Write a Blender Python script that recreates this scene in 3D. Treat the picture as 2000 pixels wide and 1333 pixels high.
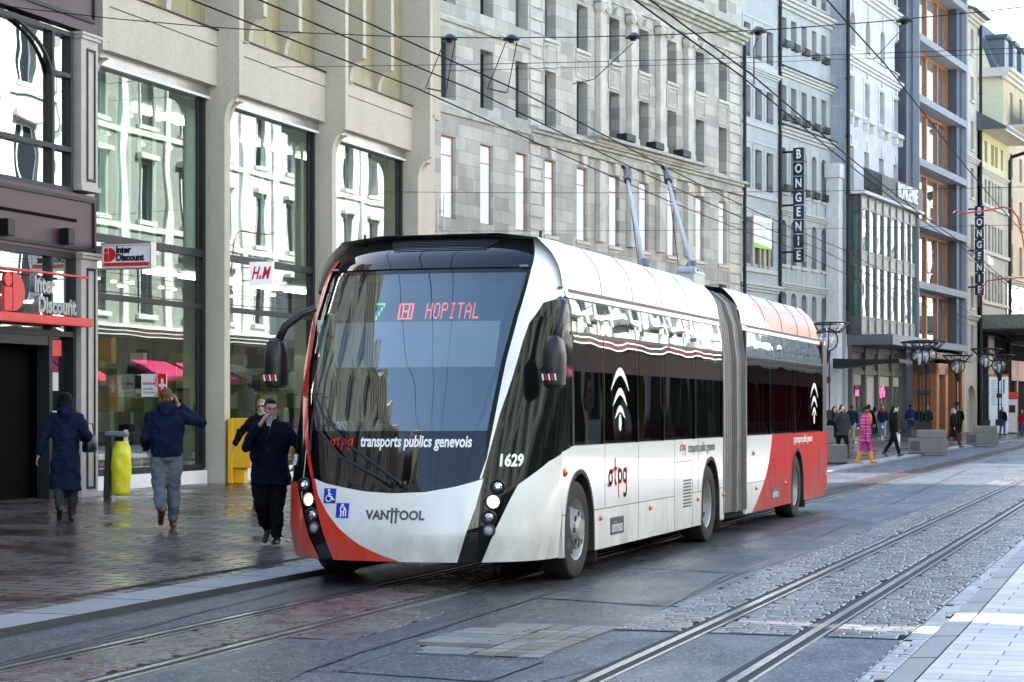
import bpy, bmesh, math, random
from mathutils import Vector, Matrix, Euler
R=math.radians; PI=math.pi
random.seed(7)
for o in list(bpy.data.objects): bpy.data.objects.remove(o)
SC=bpy.context.scene; COL=SC.collection
# ---------------------------------------------------------------- camera, sky, sun, exposure
TH=R(18.11)
cam=bpy.data.objects.new('camera',bpy.data.cameras.new('camera')); COL.objects.link(cam)
cam.location=(0,0,1.62); cam.rotation_euler=(R(90),0,TH)
cam.data.sensor_width=36; cam.data.lens=71.1; cam.data.shift_y=.0683
cam.data.clip_start=.1; cam.data.clip_end=2000
SC.camera=cam
SUN_EL=R(35); SUN_AZ=R(15); SUN_DIR=Vector((-math.cos(SUN_AZ)*math.cos(SUN_EL),math.sin(SUN_AZ)*math.cos(SUN_EL),math.sin(SUN_EL)))
W=bpy.data.worlds.new('World'); SC.world=W; W.use_nodes=True
nt=W.node_tree; bg=nt.nodes['Background']
sky=nt.nodes.new('ShaderNodeTexSky'); sky.sky_type='NISHITA'; sky.sun_disc=False
sky.sun_elevation=SUN_EL; sky.sun_rotation=R(285); sky.air_density=1.0; sky.dust_density=.9; sky.ozone_density=1.0
nt.links.new(sky.outputs[0],bg.inputs[0]); bg.inputs[1].default_value=.105
sl=bpy.data.lights.new('sun','SUN'); sl.energy=5.0; sl.angle=R(.5); sl.color=(1,.965,.90)
so=bpy.data.objects.new('sun',sl); COL.objects.link(so); so.rotation_euler=(-SUN_DIR).to_track_quat('-Z','Y').to_euler(); so.location=(-30,0,40)
vs=SC.view_settings; vs.view_transform='Standard'; vs.look='None'; vs.gamma=1; vs.use_curve_mapping=False; vs.exposure=2.65
# ---------------------------------------------------------------- helpers
def pt(u,v,d):
    """survey helper: a photograph pixel at a known distance -> a point in the street"""
    xc=(u-1000)/3950*d; c,s=math.cos(TH),math.sin(TH)
    return Vector((xc*c-d*s, xc*s+d*c, 1.62-(v-803)/3950*d))
def G(u,v,z=0): return pt(u,v,3950*(1.62-z)/(v-803))
def walk_z(X): return .05+.016*max(0,-8-X)
def GW(u,v):
    z=.1
    for i in range(6): p=G(u,v,z); z=walk_z(p.x)
    return p
class MB:
    def __init__(s): s.v=[];s.f=[];s.m=[]
    def add(s,vs,fs,mi=0,M=None):
        b=len(s.v)
        s.v+= [tuple(M@Vector(p)) for p in vs] if M else [tuple(p) for p in vs]
        for f in fs: s.f.append(tuple(b+i for i in f)); s.m.append(mi)
        return s
    def box(s,x0,x1,y0,y1,z0,z1,mi=0,M=None):
        return s.add([(x0,y0,z0),(x1,y0,z0),(x1,y1,z0),(x0,y1,z0),(x0,y0,z1),(x1,y0,z1),(x1,y1,z1),(x0,y1,z1)],
          [(0,3,2,1),(4,5,6,7),(0,1,5,4),(1,2,6,5),(2,3,7,6),(3,0,4,7)],mi,M)
    def prism(s,poly,h0,h1,axis='z',mi=0,M=None):
        """extrude a 2-D outline; axis x: outline is (y,z); axis y: outline is (x,z); axis z: (x,y)"""
        def P(a,b,h): return (h,a,b) if axis=='x' else ((a,h,b) if axis=='y' else (a,b,h))
        n=len(poly); vs=[P(a,b,h0) for a,b in poly]+[P(a,b,h1) for a,b in poly]
        fs=[tuple(range(n)),tuple(range(2*n-1,n-1,-1))]+[(i,i+n,(i+1)%n+n,(i+1)%n) for i in range(n)]
        return s.add(vs,fs,mi,M)
    def tube(s,pts,r,n=8,mi=0,caps=True,M=None,ell=1.0):
        pts=[Vector(p) for p in pts]; k=len(pts); rs=r if isinstance(r,(list,tuple)) else [r]*k
        vs=[];fs=[];up=None
        for i,p in enumerate(pts):
            t=(pts[min(i+1,k-1)]-pts[max(i-1,0)]).normalized()
            if up is None:
                up=Vector((0,0,1)) if abs(t.z)<.9 else Vector((0,1,0))
            a=t.cross(up); 
            if a.length<1e-4: a=t.cross(Vector((1,0,0)))
            a.normalize(); b=a.cross(t).normalized(); up=b
            for j in range(n):
                an=2*PI*j/n; vs.append(p+(a*math.cos(an)+b*math.sin(an)*ell)*rs[i])
        for i in range(k-1):
            for j in range(n):
                fs.append((i*n+j,i*n+(j+1)%n,(i+1)*n+(j+1)%n,(i+1)*n+j))
        if caps: fs+= [tuple(range(n-1,-1,-1)),tuple((k-1)*n+j for j in range(n))]
        return s.add(vs,fs,mi,M)
    def ell(s,c,r,n=12,mi=0,M=None,rot=None):
        if not isinstance(r,(list,tuple)): r=(r,r,r)
        c=Vector(c); vs=[];fs=[];m=max(6,n//2+1)
        for i in range(m+1):
            ph=PI*i/m
            for j in range(n):
                th=2*PI*j/n; q=Vector((r[0]*math.sin(ph)*math.cos(th),r[1]*math.sin(ph)*math.sin(th),r[2]*math.cos(ph)))
                if rot: q=rot@q
                vs.append(c+q)
        for i in range(m):
            for j in range(n):
                fs.append((i*n+j,(i+1)*n+j,(i+1)*n+(j+1)%n,i*n+(j+1)%n))
        return s.add(vs,fs,mi,M)
    def lathe(s,prof,n=24,M=None,mi=0,axis='z',c=(0,0,0)):
        vs=[];fs=[];k=len(prof)
        for r,h in prof:
            for j in range(n):
                a=2*PI*j/n; x,y=r*math.cos(a),r*math.sin(a)
                p=(x,y,h) if axis=='z' else ((h,x,y) if axis=='x' else (x,h,y))
                vs.append((p[0]+c[0],p[1]+c[1],p[2]+c[2]))
        for i in range(k-1):
            for j in range(n):
                fs.append((i*n+j,i*n+(j+1)%n,(i+1)*n+(j+1)%n,(i+1)*n+j))
        return s.add(vs,fs,mi,M)
    def loft(s,rings,mi=0,caps=True,M=None):
        n=len(rings[0]);vs=[p for r in rings for p in r];fs=[];k=len(rings)
        for i in range(k-1):
            for j in range(n): fs.append((i*n+j,i*n+(j+1)%n,(i+1)*n+(j+1)%n,(i+1)*n+j))
        if caps: fs+=[tuple(range(n-1,-1,-1)),tuple((k-1)*n+j for j in range(n))]
        return s.add(vs,fs,mi,M)
    def build(s,name,mats,parent=None,smooth=False,loc=None,bevel=0,remesh=0,seg=1):
        me=bpy.data.meshes.new(name); me.from_pydata(s.v,[],s.f)
        if not isinstance(mats,(list,tuple)): mats=[mats]
        for m in mats: me.materials.append(m)
        if len(mats)>1: me.polygons.foreach_set('material_index',s.m)
        bm=bmesh.new(); bm.from_mesh(me); bmesh.ops.recalc_face_normals(bm,faces=bm.faces); bm.to_mesh(me); bm.free()
        o=bpy.data.objects.new(name,me); COL.objects.link(o)
        if parent: o.parent=parent
        if loc: o.location=loc
        if smooth:
            me.polygons.foreach_set('use_smooth',[True]*len(me.polygons))
            if smooth=='auto': me.set_sharp_from_angle(angle=R(38))
        if bevel:
            b=o.modifiers.new('bevel','BEVEL'); b.width=bevel; b.segments=seg; b.limit_method='ANGLE'; b.angle_limit=R(40)
        if remesh:
            r=o.modifiers.new('remesh','REMESH'); r.mode='VOXEL'; r.voxel_size=remesh; r.use_smooth_shade=True
            q=o.modifiers.new('smooth','SMOOTH'); q.iterations=3; q.factor=.5
        return o
def pieces(mb,name,mats,parent=None,tol=.06,**kw):
    """build each separate lump of the mesh as an object of its own"""
    n=len(mb.v); pa=list(range(n))
    def fd(i):
        while pa[i]!=i: pa[i]=pa[pa[i]]; i=pa[i]
        return i
    for f in mb.f:
        for i in f[1:]: pa[fd(i)]=fd(f[0])
    g={}
    for i in range(n): g.setdefault(fd(i),[]).append(i)
    bb=[]
    for k,I in g.items():
        c=[[mb.v[i][a] for i in I] for a in range(3)]; bb.append([k,[min(x)-tol/2 for x in c],[max(x)+tol/2 for x in c]])
    par=list(range(len(bb)))
    def f2(i):
        while par[i]!=i: par[i]=par[par[i]]; i=par[i]
        return i
    for i in range(len(bb)):
        for j in range(i):
            if all(bb[i][1][a]<=bb[j][2][a] and bb[j][1][a]<=bb[i][2][a] for a in range(3)): par[f2(i)]=f2(j)
    root={bb[i][0]:f2(i) for i in range(len(bb))}; out={}
    for f,m in zip(mb.f,mb.m):
        q=out.setdefault(root[fd(f[0])],(MB(),{})); M_,ix=q; t=[]
        for i in f:
            if i not in ix: ix[i]=len(M_.v); M_.v.append(mb.v[i])
            t.append(ix[i])
        M_.f.append(tuple(t)); M_.m.append(m)
    return [q[0].build(name,mats,parent,**kw) for q in out.values()]
def tag(o,label=None,cat=None,group=None,kind=None):
    if label: o['label']=label
    if cat: o['category']=cat
    if group: o['group']=group
    if kind: o['kind']=kind
    return o
def empty(name,loc=(0,0,0),rz=0,label=None,cat=None,group=None):
    o=bpy.data.objects.new(name,None); COL.objects.link(o); o.location=loc; o.rotation_euler=(0,0,rz); o.empty_display_size=.2
    return tag(o,label,cat,group)
def copy_obj(o,parent=None):
    c=o.copy(); COL.objects.link(c); c.parent=parent if parent else o.parent
    for k in o.children: copy_obj(k,c)
    return c
def text(s,size,mat,parent=None,name='lettering',M=None,ext=.01,bold=0,xs=1,fn=None,align='CENTER',spacing=1,lines=1):
    cu=bpy.data.curves.new('t','FONT'); cu.body=s; cu.size=size; cu.extrude=ext; cu.offset=bold; cu.align_x=align; cu.align_y='CENTER'; cu.space_character=spacing; cu.space_line=lines; cu.resolution_u=3
    o=bpy.data.objects.new('t',cu); COL.objects.link(o)
    dg=bpy.context.evaluated_depsgraph_get(); me=bpy.data.meshes.new_from_object(o.evaluated_get(dg)); me.name=name
    bpy.data.objects.remove(o); bpy.data.curves.remove(cu)
    me.materials.clear(); me.materials.append(mat)
    for v in me.vertices:
        p=Vector((v.co.x*xs,v.co.y,v.co.z))
        if fn: p=fn(p)
        elif M: p=M@p
        v.co=p
    ob=bpy.data.objects.new(name,me); COL.objects.link(ob)
    if parent: ob.parent=parent
    return ob
def frameM(o,x,y):
    """matrix whose local x,y axes follow the given vectors (z = normal)"""
    x=Vector(x).normalized(); y=Vector(y).normalized(); z=x.cross(y)
    m=Matrix((x,y,z)).transposed().to_4x4(); m.translation=Vector(o); return m
# ---------------------------------------------------------------- materials
def newmat(name):
    m=bpy.data.materials.new(name); m.use_nodes=True; n=m.node_tree; return m,n,n.nodes['Principled BSDF']
def rgb(c): return (c[0],c[1],c[2],1)
def mixrgb(n,fac,a,b,mode='MIX'):
    x=n.nodes.new('ShaderNodeMix'); x.data_type='RGBA'; x.blend_type=mode
    for sock,val in ((x.inputs[0],fac),(x.inputs[6],a),(x.inputs[7],b)):
        if hasattr(val,'links'): n.links.new(val,sock)
        else: sock.default_value=val if not isinstance(val,tuple) else rgb(val)
    return x.outputs[2]
def noise(n,vec,scale,detail=4,rough=.6):
    x=n.nodes.new('ShaderNodeTexNoise'); x.inputs['Scale'].default_value=scale; x.inputs['Detail'].default_value=detail; x.inputs['Roughness'].default_value=rough
    if vec: n.links.new(vec,x.inputs['Vector'])
    return x.outputs['Fac']
def ramp(n,fac,a,b,lo=0.,hi=1.):
    x=n.nodes.new('ShaderNodeMapRange'); x.inputs[1].default_value=a; x.inputs[2].default_value=b; x.inputs[3].default_value=lo; x.inputs[4].default_value=hi
    n.links.new(fac,x.inputs[0]); return x.outputs[0]
def objco(n): return n.nodes.new('ShaderNodeTexCoord').outputs['Object']
def bump(n,p,h,strength,dist=.01):
    b=n.nodes.new('ShaderNodeBump'); b.inputs['Strength'].default_value=strength; b.inputs['Distance'].default_value=dist
    n.links.new(h,b.inputs['Height']); n.links.new(b.outputs[0],p.inputs['Normal']); return b
def mapping(n,vec,sc=(1,1,1),rot=(0,0,0),loc=(0,0,0)):
    x=n.nodes.new('ShaderNodeMapping'); x.inputs['Scale'].default_value=sc; x.inputs['Rotation'].default_value=rot; x.inputs['Location'].default_value=loc
    n.links.new(vec,x.inputs['Vector']); return x.outputs[0]
def mat(name,col,rough=.5,metal=0,var=.12,vs=4,bmp=0,bs=30,spec=.5,coat=0,emit=0,ecol=None,rv=0,bd=.01):
    m,n,p=newmat(name); p.inputs['Roughness'].default_value=rough; p.inputs['Metallic'].default_value=metal
    p.inputs['Specular IOR Level'].default_value=spec; p.inputs['Coat Weight'].default_value=coat; p.inputs['Coat Roughness'].default_value=.03
    co=objco(n)
    if var:
        f=ramp(n,noise(n,co,vs,5),.3,.7)
        n.links.new(mixrgb(n,f,tuple(c*(1-var) for c in col),tuple(min(1,c*(1+var)) for c in col)),p.inputs['Base Color'])
        if rv: n.links.new(ramp(n,noise(n,co,vs*1.7,3),.3,.7,rough-rv,rough+rv),p.inputs['Roughness'])
    else: p.inputs['Base Color'].default_value=rgb(col)
    if bmp: bump(n,p,noise(n,co,bs,4),bmp,bd)
    if emit: p.inputs['Emission Color'].default_value=rgb(ecol or col); p.inputs['Emission Strength'].default_value=emit
    return m
def stone(name,col,bw=.9,bh=.42,mortar=.012,var=.25,rough=.85,grime=.35,mcol=.55,offset=.5,axes='xz',bmp=.3,patch=.0,spec=.3,mrough=None,wet=None,col2=None):
    """coursed stone / pavers: Brick texture on a plane of the object's own axes, each block its own tone"""
    m,n,p=newmat(name); p.inputs['Specular IOR Level'].default_value=spec
    co=objco(n); sx=n.nodes.new('ShaderNodeSeparateXYZ'); n.links.new(co,sx.inputs[0]); cx=n.nodes.new('ShaderNodeCombineXYZ')
    ix={'x':0,'y':1,'z':2}; n.links.new(sx.outputs[ix[axes[0]]],cx.inputs[0]); n.links.new(sx.outputs[ix[axes[1]]],cx.inputs[1])
    b=n.nodes.new('ShaderNodeTexBrick'); n.links.new(cx.outputs[0],b.inputs['Vector'])
    b.inputs['Scale'].default_value=1; b.inputs['Brick Width'].default_value=bw; b.inputs['Row Height'].default_value=bh; b.inputs['Mortar Size'].default_value=mortar; b.inputs['Mortar Smooth'].default_value=.2; b.offset=offset
    c2=col2 or tuple(c*(1-var) for c in col)
    b.inputs['Color1'].default_value=rgb(tuple(min(1,c*(1+var*.5)) for c in col)); b.inputs['Color2'].default_value=rgb(c2); b.inputs['Mortar'].default_value=rgb(tuple(c*mcol for c in col))
    b.inputs['Bias'].default_value=-.1
    g=ramp(n,noise(n,mapping(n,co,(.5,.5,.22) if axes=='xz' else (.5,.5,.5)),1.3,6,.65),.35,.75)
    fine=ramp(n,noise(n,co,35,3),.2,.8,.86,1.1)
    c=mixrgb(n,g,b.outputs['Color'],mixrgb(n,1.,b.outputs['Color'],(1-grime,1-grime*.9,1-grime*.8),'MULTIPLY'))
    fr=n.nodes.new('ShaderNodeCombineColor')
    for i in range(3): n.links.new(fine,fr.inputs[i])
    c=mixrgb(n,1.,c,fr.outputs[0],'MULTIPLY')
    n.links.new(c,p.inputs['Base Color']); p.inputs['Roughness'].default_value=rough
    n.links.new(ramp(n,b.outputs['Fac'],0,1,spec,.0),p.inputs['Specular IOR Level'])
    if wet: n.links.new(ramp(n,noise(n,mapping(n,co,(1,1,1)),wet[2],5,.6),.35,.65,wet[0],wet[1]),p.inputs['Roughness'])
    if bmp:
        mm=n.nodes.new('ShaderNodeMath'); mm.operation='MULTIPLY_ADD'; n.links.new(b.outputs['Fac'],mm.inputs[0]); mm.inputs[1].default_value=-1.
        n.links.new(ramp(n,noise(n,co,14,4),.2,.8,0,.35),mm.inputs[2]); bump(n,p,mm.outputs[0],bmp,.012)
    return m
def glass(name,tint=(.6,.68,.66),refl=.12,power=1.,rough=.0,wave=0,wscale=1.2,fres=1.5):
    """pane: clear tinted transmission plus mirror reflection that grows at grazing angles"""
    m,n,p=newmat(name); n.nodes.remove(p); out=n.nodes['Material Output']
    t=n.nodes.new('ShaderNodeBsdfTransparent'); t.inputs[0].default_value=rgb(tint)
    g=n.nodes.new('ShaderNodeBsdfGlossy'); g.inputs['Roughness'].default_value=rough; g.inputs[0].default_value=(.95,1,.97,1)
    f=n.nodes.new('ShaderNodeFresnel'); n.links.new(ramp(n,n.nodes.new('ShaderNodeNewGeometry').outputs['Backfacing'],0,1,fres,1/fres),f.inputs[0])
    mx=n.nodes.new('ShaderNodeMixShader'); n.links.new(ramp(n,f.outputs[0],0,1,refl,1),mx.inputs[0]); n.links.new(t.outputs[0],mx.inputs[1]); n.links.new(g.outputs[0],mx.inputs[2]); n.links.new(mx.outputs[0],out.inputs[0])
    if wave:
        b=n.nodes.new('ShaderNodeBump'); b.inputs['Strength'].default_value=wave; b.inputs['Distance'].default_value=.05
        n.links.new(noise(n,objco(n),wscale,1,.4),b.inputs['Height']); n.links.new(b.outputs[0],g.inputs['Normal'])
    return m
def pane(name,col,wave=.15,wscale=1.3,spec=1.,ior=1.7,rough=.02):
    m,n,p=newmat(name); p.inputs['Base Color'].default_value=rgb(col); p.inputs['Roughness'].default_value=rough; p.inputs['IOR'].default_value=ior; p.inputs['Specular IOR Level'].default_value=spec
    if wave: bump(n,p,noise(n,objco(n),wscale,1,.4),wave,.05)
    return m
# ---------------------------------------------------------------- shared materials
def asphalt(name,col,rlo,rhi,scale=1.2):
    m,n,p=newmat(name); co=objco(n); p.inputs['Specular IOR Level'].default_value=.4
    big=ramp(n,noise(n,mapping(n,co,(1,.35,1)),.9,6,.65),.3,.7)
    c=mixrgb(n,big,tuple(k*.62 for k in col),tuple(k*1.35 for k in col))
    v=n.nodes.new('ShaderNodeTexVoronoi'); v.inputs['Scale'].default_value=62; n.links.new(co,v.inputs['Vector'])
    sp=n.nodes.new('ShaderNodeSeparateColor'); n.links.new(v.outputs['Color'],sp.inputs[0])
    s1=ramp(n,sp.outputs[0],.80,.97,0,1.); c=mixrgb(n,s1,c,(.24,.25,.27))
    c=mixrgb(n,ramp(n,sp.outputs[1],.6,.95,0,.7),c,(.012,.012,.014))
    n.links.new(c,p.inputs['Base Color'])
    n.links.new(ramp(n,noise(n,mapping(n,co,(1,.4,1)),scale,5,.6),.35,.65,rlo,rhi),p.inputs['Roughness'])
    b=bump(n,p,v.outputs['Distance'],.6,.008)
    return m
M={}
M['asphalt']=asphalt('asphalt',(.027,.030,.037),.24,.52)
M['asphalt_dark']=asphalt('asphalt_dark',(.014,.017,.024),.22,.42)
M['asphalt_mid']=asphalt('asphalt_mid',(.018,.021,.026),.26,.5)
M['asphalt_pale']=asphalt('asphalt_pale',(.036,.040,.048),.28,.52)
M['tar']=mat('tar_seam',(.012,.012,.013),.35)
M['pavers']=stone('wet_pavers',(.125,.098,.080),.52,.26,.016,.42,.3,.45,axes='xy',bmp=.35,mcol=.2,wet=(.10,.44,.7),spec=.5,col2=(.085,.042,.030))
M['pavers_r']=stone('dry_pavers',(.50,.50,.50),.5,.25,.006,.12,.6,.3,axes='xy',bmp=.3,mcol=.45,wet=(.35,.7,1.2),spec=.4)
M['kerb']=stone('granite_kerb',(.30,.305,.31),1.25,4.,.022,.1,.6,.35,axes='yx',offset=0,bmp=.25,mcol=.3)
M['kerb_dark']=stone('granite_kerb_face',(.2,.205,.215),1.25,4.,.008,.1,.6,.3,axes='yx',offset=0,bmp=.2,mcol=.4)
M['setts']=stone('stone_setts',(.20,.20,.215),.19,.125,.022,.45,.3,.4,axes='xy',bmp=1.,mcol=.06,wet=(.16,.42,2.),spec=.6,col2=(.06,.06,.068))
M['setts_red']=stone('red_setts',(.09,.070,.066),.2,.125,.022,.4,.3,.4,axes='xy',bmp=.9,mcol=.08,wet=(.2,.42,2.),spec=.5,col2=(.07,.03,.026))
M['setts_pale']=stone('pale_setts',(.36,.36,.35),.28,.15,.012,.3,.45,.3,axes='xy',bmp=.8,mcol=.25,spec=.4)
M['steel']=mat('rail_steel',(.42,.42,.44),.24,1,.2,6)
M['groove']=mat('rail_groove',(.012,.012,.012),.8)
M['black']=mat('black_paint',(.007,.007,.008),.4,var=.1,spec=.25)
M['iron']=mat('dark_iron',(.011,.012,.014),.5,spec=.25)
M['white']=mat('white_enamel',(.78,.79,.8),.35,var=.03)
M['red']=mat('red_enamel',(.62,.012,.012),.35,var=.05)
M['steelgrey']=mat('brushed_steel',(.36,.36,.37),.35,.9)
M['frame']=mat('dark_frame',(.018,.020,.024),.45,spec=.25)
M['alu']=mat('aluminium',(.4,.4,.4),.35,.8)
M['wood']=mat('orange_wood',(.33,.115,.032),.5,var=.2)
M['redwood']=mat('red_brown_timber',(.12,.035,.022),.5,var=.2)
M['pane']=pane('window_pane',(.010,.014,.018),.10,1.5,ior=1.4,spec=.35)
M['curtained']=pane('curtained_pane',(.10,.105,.10),.10,1.5,ior=1.4,spec=.35); M['blinded']=pane('grey_pane',(.035,.04,.045),.10,1.5,ior=1.4,spec=.35)  # paler tones for panes picked at random
WR=random.Random(21)
M['pane_bright']=pane('mirror_pane',(.10,.115,.115),.25,.8,ior=3.2)
M['board']=mat('white_board',(.82,.84,.87),.5,var=.04)
M['room']=mat('shade_black',(.005,.0055,.006),.9,spec=.05)  # near-black colour puts the shade of deep interiors into the surface
# ---------------------------------------------------------------- the ground
def sheet(name,poly,z,m,kind='structure'):
    b=MB(); b.add([(x,y,z) if not callable(z) else (x,y,z(x,y)) for x,y in poly],[tuple(range(len(poly)))])
    return tag(b.build(name,m),kind=kind)
tag(MB().add([(-600,-600,0),(600,-600,0),(600,900,0),(-600,900,0)],[(0,1,2,3)]).build('road',M['asphalt']),kind='structure')
KERB=[(-8.0,-80),(-8.0,34),(-8.35,48),(-8.62,60),(-8.72,78),(-8.7,95),(-7.6,112),(-4.4,160),(2,260)]
# far pavement: paving rises gently from the kerb to the house fronts
b=MB()
for i in range(len(KERB)-1):
    (xa,ya),(xb,yb)=KERB[i],KERB[i+1]
    za=[.05,.05+.016*12.6,.05+.016*12.6]; xs=lambda x:[x-.56,x-12.6,x-70]
    for k in range(2):
        A,B=xs(xa),xs(xb)
        b.add([(A[k],ya,za[k]),(A[k+1],ya,za[k+1]),(B[k+1],yb,za[k+1]),(B[k],yb,za[k])],[(0,1,2,3)])
tag(b.build('pavement',M['pavers']),kind='structure')
b=MB()
for i in range(len(KERB)-1):
    (xa,ya),(xb,yb)=KERB[i],KERB[i+1]
    b.add([(xa-.56,ya,.054),(xa,ya,.054),(xb,yb,.054),(xb-.56,yb,.054),(xa,ya,-.01),(xb,yb,-.01)],[(0,1,2,3),(1,4,5,2)])
tag(b.build('kerb',M['kerb']),kind='structure')
# slot drain in the pavement beside the kerb
b=MB(); b.box(-8.84,-8.815,-20,46,.05,.074,0); b.box(-8.79,-8.765,-20,46,.05,.073,0); b.box(-8.813,-8.792,-20,46,.05,.066,1)
tag(b.build('drain_channel',[M['steel'],M['groove']]),kind='structure')
# near pavement
NK=[(-1.40,-80),(-1.36,14),(-1.42,22),(-1.5,40),(-1.7,70),(-2.2,110),(0,200)]
def nstrip(name,dx0,dx1,z0,z1,m):
    b=MB()
    for i in range(len(NK)-1):
        (xa,ya),(xb,yb)=NK[i],NK[i+1]
        b.add([(xa+dx0,ya,z0),(xa+dx1,ya,z1),(xb+dx1,yb,z1),(xb+dx0,yb,z0)],[(0,1,2,3)])
    return tag(b.build(name,m),kind='structure')
nstrip('near_pavement',.0,60,.118,.118,M['pavers_r'])
nstrip('near_kerb',-.17,-.008,.112,.12,M['kerb'])
nstrip('near_kerb_face',-.255,-.17,.008,.112,M['kerb_dark'])
nstrip('near_gutter',-.46,-.255,.004,.005,M['setts_pale'])
# setts around the near tram track, red setts in the far one
sheet('track_setts',[(-3.94,48),(-1.8,48),(-1.8,60),(-2.3,130),(-3.94,130)],.004,M['setts'])
def setts(name,zones,mats,lx,ly,seed,base=.005,gap=.010,skip=()):
    """real stones: chamfered blocks, each a little tilted, sunk in a dark bed"""
    r=random.Random(seed); b=MB()
    for x0,x1,y0,y1 in zones:
        b.add([(x0,y0,base),(x1,y0,base),(x1,y1,base),(x0,y1,base)],[(0,1,2,3)],len(mats)-1)
        y=y0
        while y<y1-ly*.6:
            h=ly*r.uniform(.85,1.15); x=x0-r.uniform(0,lx*.8)
            while x<x1:
                w=lx*r.uniform(.7,1.3); a,c=max(x,x0)+gap/2,min(x+w,x1)-gap/2; x+=w
                if c-a<.05 or any(a<q+.10 and c>q-.09 for q in skip): 
                    continue
                m=r.randrange(len(mats)-1); f,g=y+gap/2,y+h-gap/2; e=.010
                z=base+.007; t=[r.uniform(-.0022,.0022) for _ in range(4)]; j=lambda:r.uniform(-.004,.004)
                vs=[(a,f,base),(c,f,base),(c,g,base),(a,g,base)]+[(a+e+j(),f+e+j(),z+t[0]),(c-e+j(),f+e+j(),z+t[1]),(c-e+j(),g-e+j(),z+t[2]),(a+e+j(),g-e+j(),z+t[3])]
                b.add(vs,[(4,5,6,7),(0,1,5,4),(1,2,6,5),(2,3,7,6),(3,0,4,7)],m)
            y+=h
    return tag(b.build(name,mats),kind='structure')
def sett(n,c,r): return mat(n,c,r,var=.3,vs=14,bmp=.12,bs=40,rv=.06,spec=.5)
bed=mat('sett_bed',(.012,.012,.013),.9,spec=.1)
setts('track_stones',[(-3.94,-3.435,14.45,48),(-3.215,-2.595,14.45,48),(-2.375,-1.81,14.45,48)],[sett('sett_a',(.12,.115,.115),.33),sett('sett_b',(.075,.073,.075),.36),sett('sett_c',(.17,.165,.165),.4),sett('sett_d',(.105,.088,.08),.3),bed],.19,.12,11)
setts('gutter_stones',[(-1.80,-1.64,10,30)],[sett('pale_sett_a',(.27,.28,.29),.4),sett('pale_sett_b',(.34,.345,.35),.45),bed],.3,.16,13,base=.006)
setts('red_track_stones',[(-6.85,-6.215,9.5,20),(-6.0,-5.5,13.2,15.2)],[sett('red_sett_a',(.085,.05,.043),.3),sett('red_sett_b',(.06,.047,.043),.3),sett('red_sett_c',(.10,.075,.066),.34),sett('red_sett_d',(.065,.03,.026),.26),bed],.21,.125,12)
b=MB()
b.add([(-6.92,30,.004),(-6.16,30,.004),(-6.16,120,.004),(-6.92,120,.004)],[(0,1,2,3)])
tag(b.build('red_track_setts',M['setts_red']),kind='structure')
def rails(name,xs):
    b=MB()
    for x in xs:
        sg=1
        b.box(x-.035,x+.025,-30,200,-.02,.014,0); b.box(x+.025,x+.085,-30,200,-.02,.007,1); b.box(x+.085,x+.112,-30,200,-.02,.012,0); b.box(x-.10,x-.035,-30,200,-.02,.0075,1)
    return tag(b.build(name,[M['steel'],M['groove']]),kind='structure')
rails('tram_rails',[-3.33,-2.49]); rails('far_tram_rails',[-6.97,-6.11])
# repairs and seams in the road
def gp(L,z): return [(G(u,v,z).x,G(u,v,z).y) for u,v in L]
sheet('road_patch',gp([(663,1311),(768,1275),(1062,1292),(953,1331)],.005),.005,M['asphalt_dark'])
sheet('road_patch',gp([(430,1400),(600,1310),(705,1274),(908,1211),(1055,1165),(985,1160),(840,1190),(560,1270),(300,1345)],.0045),.0045,M['asphalt_dark'])
sheet('road_patch',gp([(1055,1168),(1300,1184),(1420,1122),(1250,1111),(1160,1137)],.005),.005,M['asphalt_pale'])
sheet('road_patch',gp([(1250,1110),(1454,1120),(1637,1061),(1502,1051),(1421,1066)],.0045),.0045,M['asphalt_mid'])
sheet('road_patch',gp([(1640,1014),(1705,1023),(1880,968),(1850,956)],.005),.005,M['asphalt_pale'])
sheet('road_patch',gp([(0,1262),(300,1195),(640,1122),(655,1130),(420,1190),(0,1295)],.0045),.0045,M['asphalt_mid'])
b=MB()
def seam(L,w=.022):
    P=[]
    for (a,c),(d,e) in zip(L,L[1:]):
        for k in range(5): P.append((a+(d-a)*k/5+random.uniform(-1.2,1.2),c+(e-c)*k/5+random.uniform(-.5,.5)))
    P.append(L[-1]); Q=[G(u,v,.006) for u,v in P]
    for i in range(len(Q)-1):
        t=(Q[i+1]-Q[i]); t.z=0
        if t.length<1e-4: continue
        t.normalize(); nn=Vector((-t.y,t.x,0))*w/2*random.uniform(.6,1.3); e=t*.01
        b.add([Q[i]-nn-e,Q[i]+nn-e,Q[i+1]+nn+e,Q[i+1]-nn+e],[(0,1,2,3)])
for L in ([(600,1310),(705,1274),(908,1211),(1055,1165),(1160,1137),(1300,1095),(1421,1066),(1484,1051),(1640,1003),(1870,935)],[(1055,1168),(1300,1184)],[(1247,1111),(1454,1120)],[(1502,1051),(1637,1061)],[(1562,1020),(1640,1020),(1716,1026)],
  [(663,1311),(768,1275),(1058,1292),(953,1331),(663,1311)],[(600,1310),(663,1311)],[(1200,1231),(1400,1140),(1640,1030),(1900,912)],[(1300,1184),(1420,1122)],[(0,1300),(200,1250),(430,1185)],[(0,1330),(240,1262),(330,1238)],[(1100,1222),(1200,1231)],[(1050,1333),(1180,1300)]): seam(L)
tag(b.build('road_seams',M['tar']),kind='structure')
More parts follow.
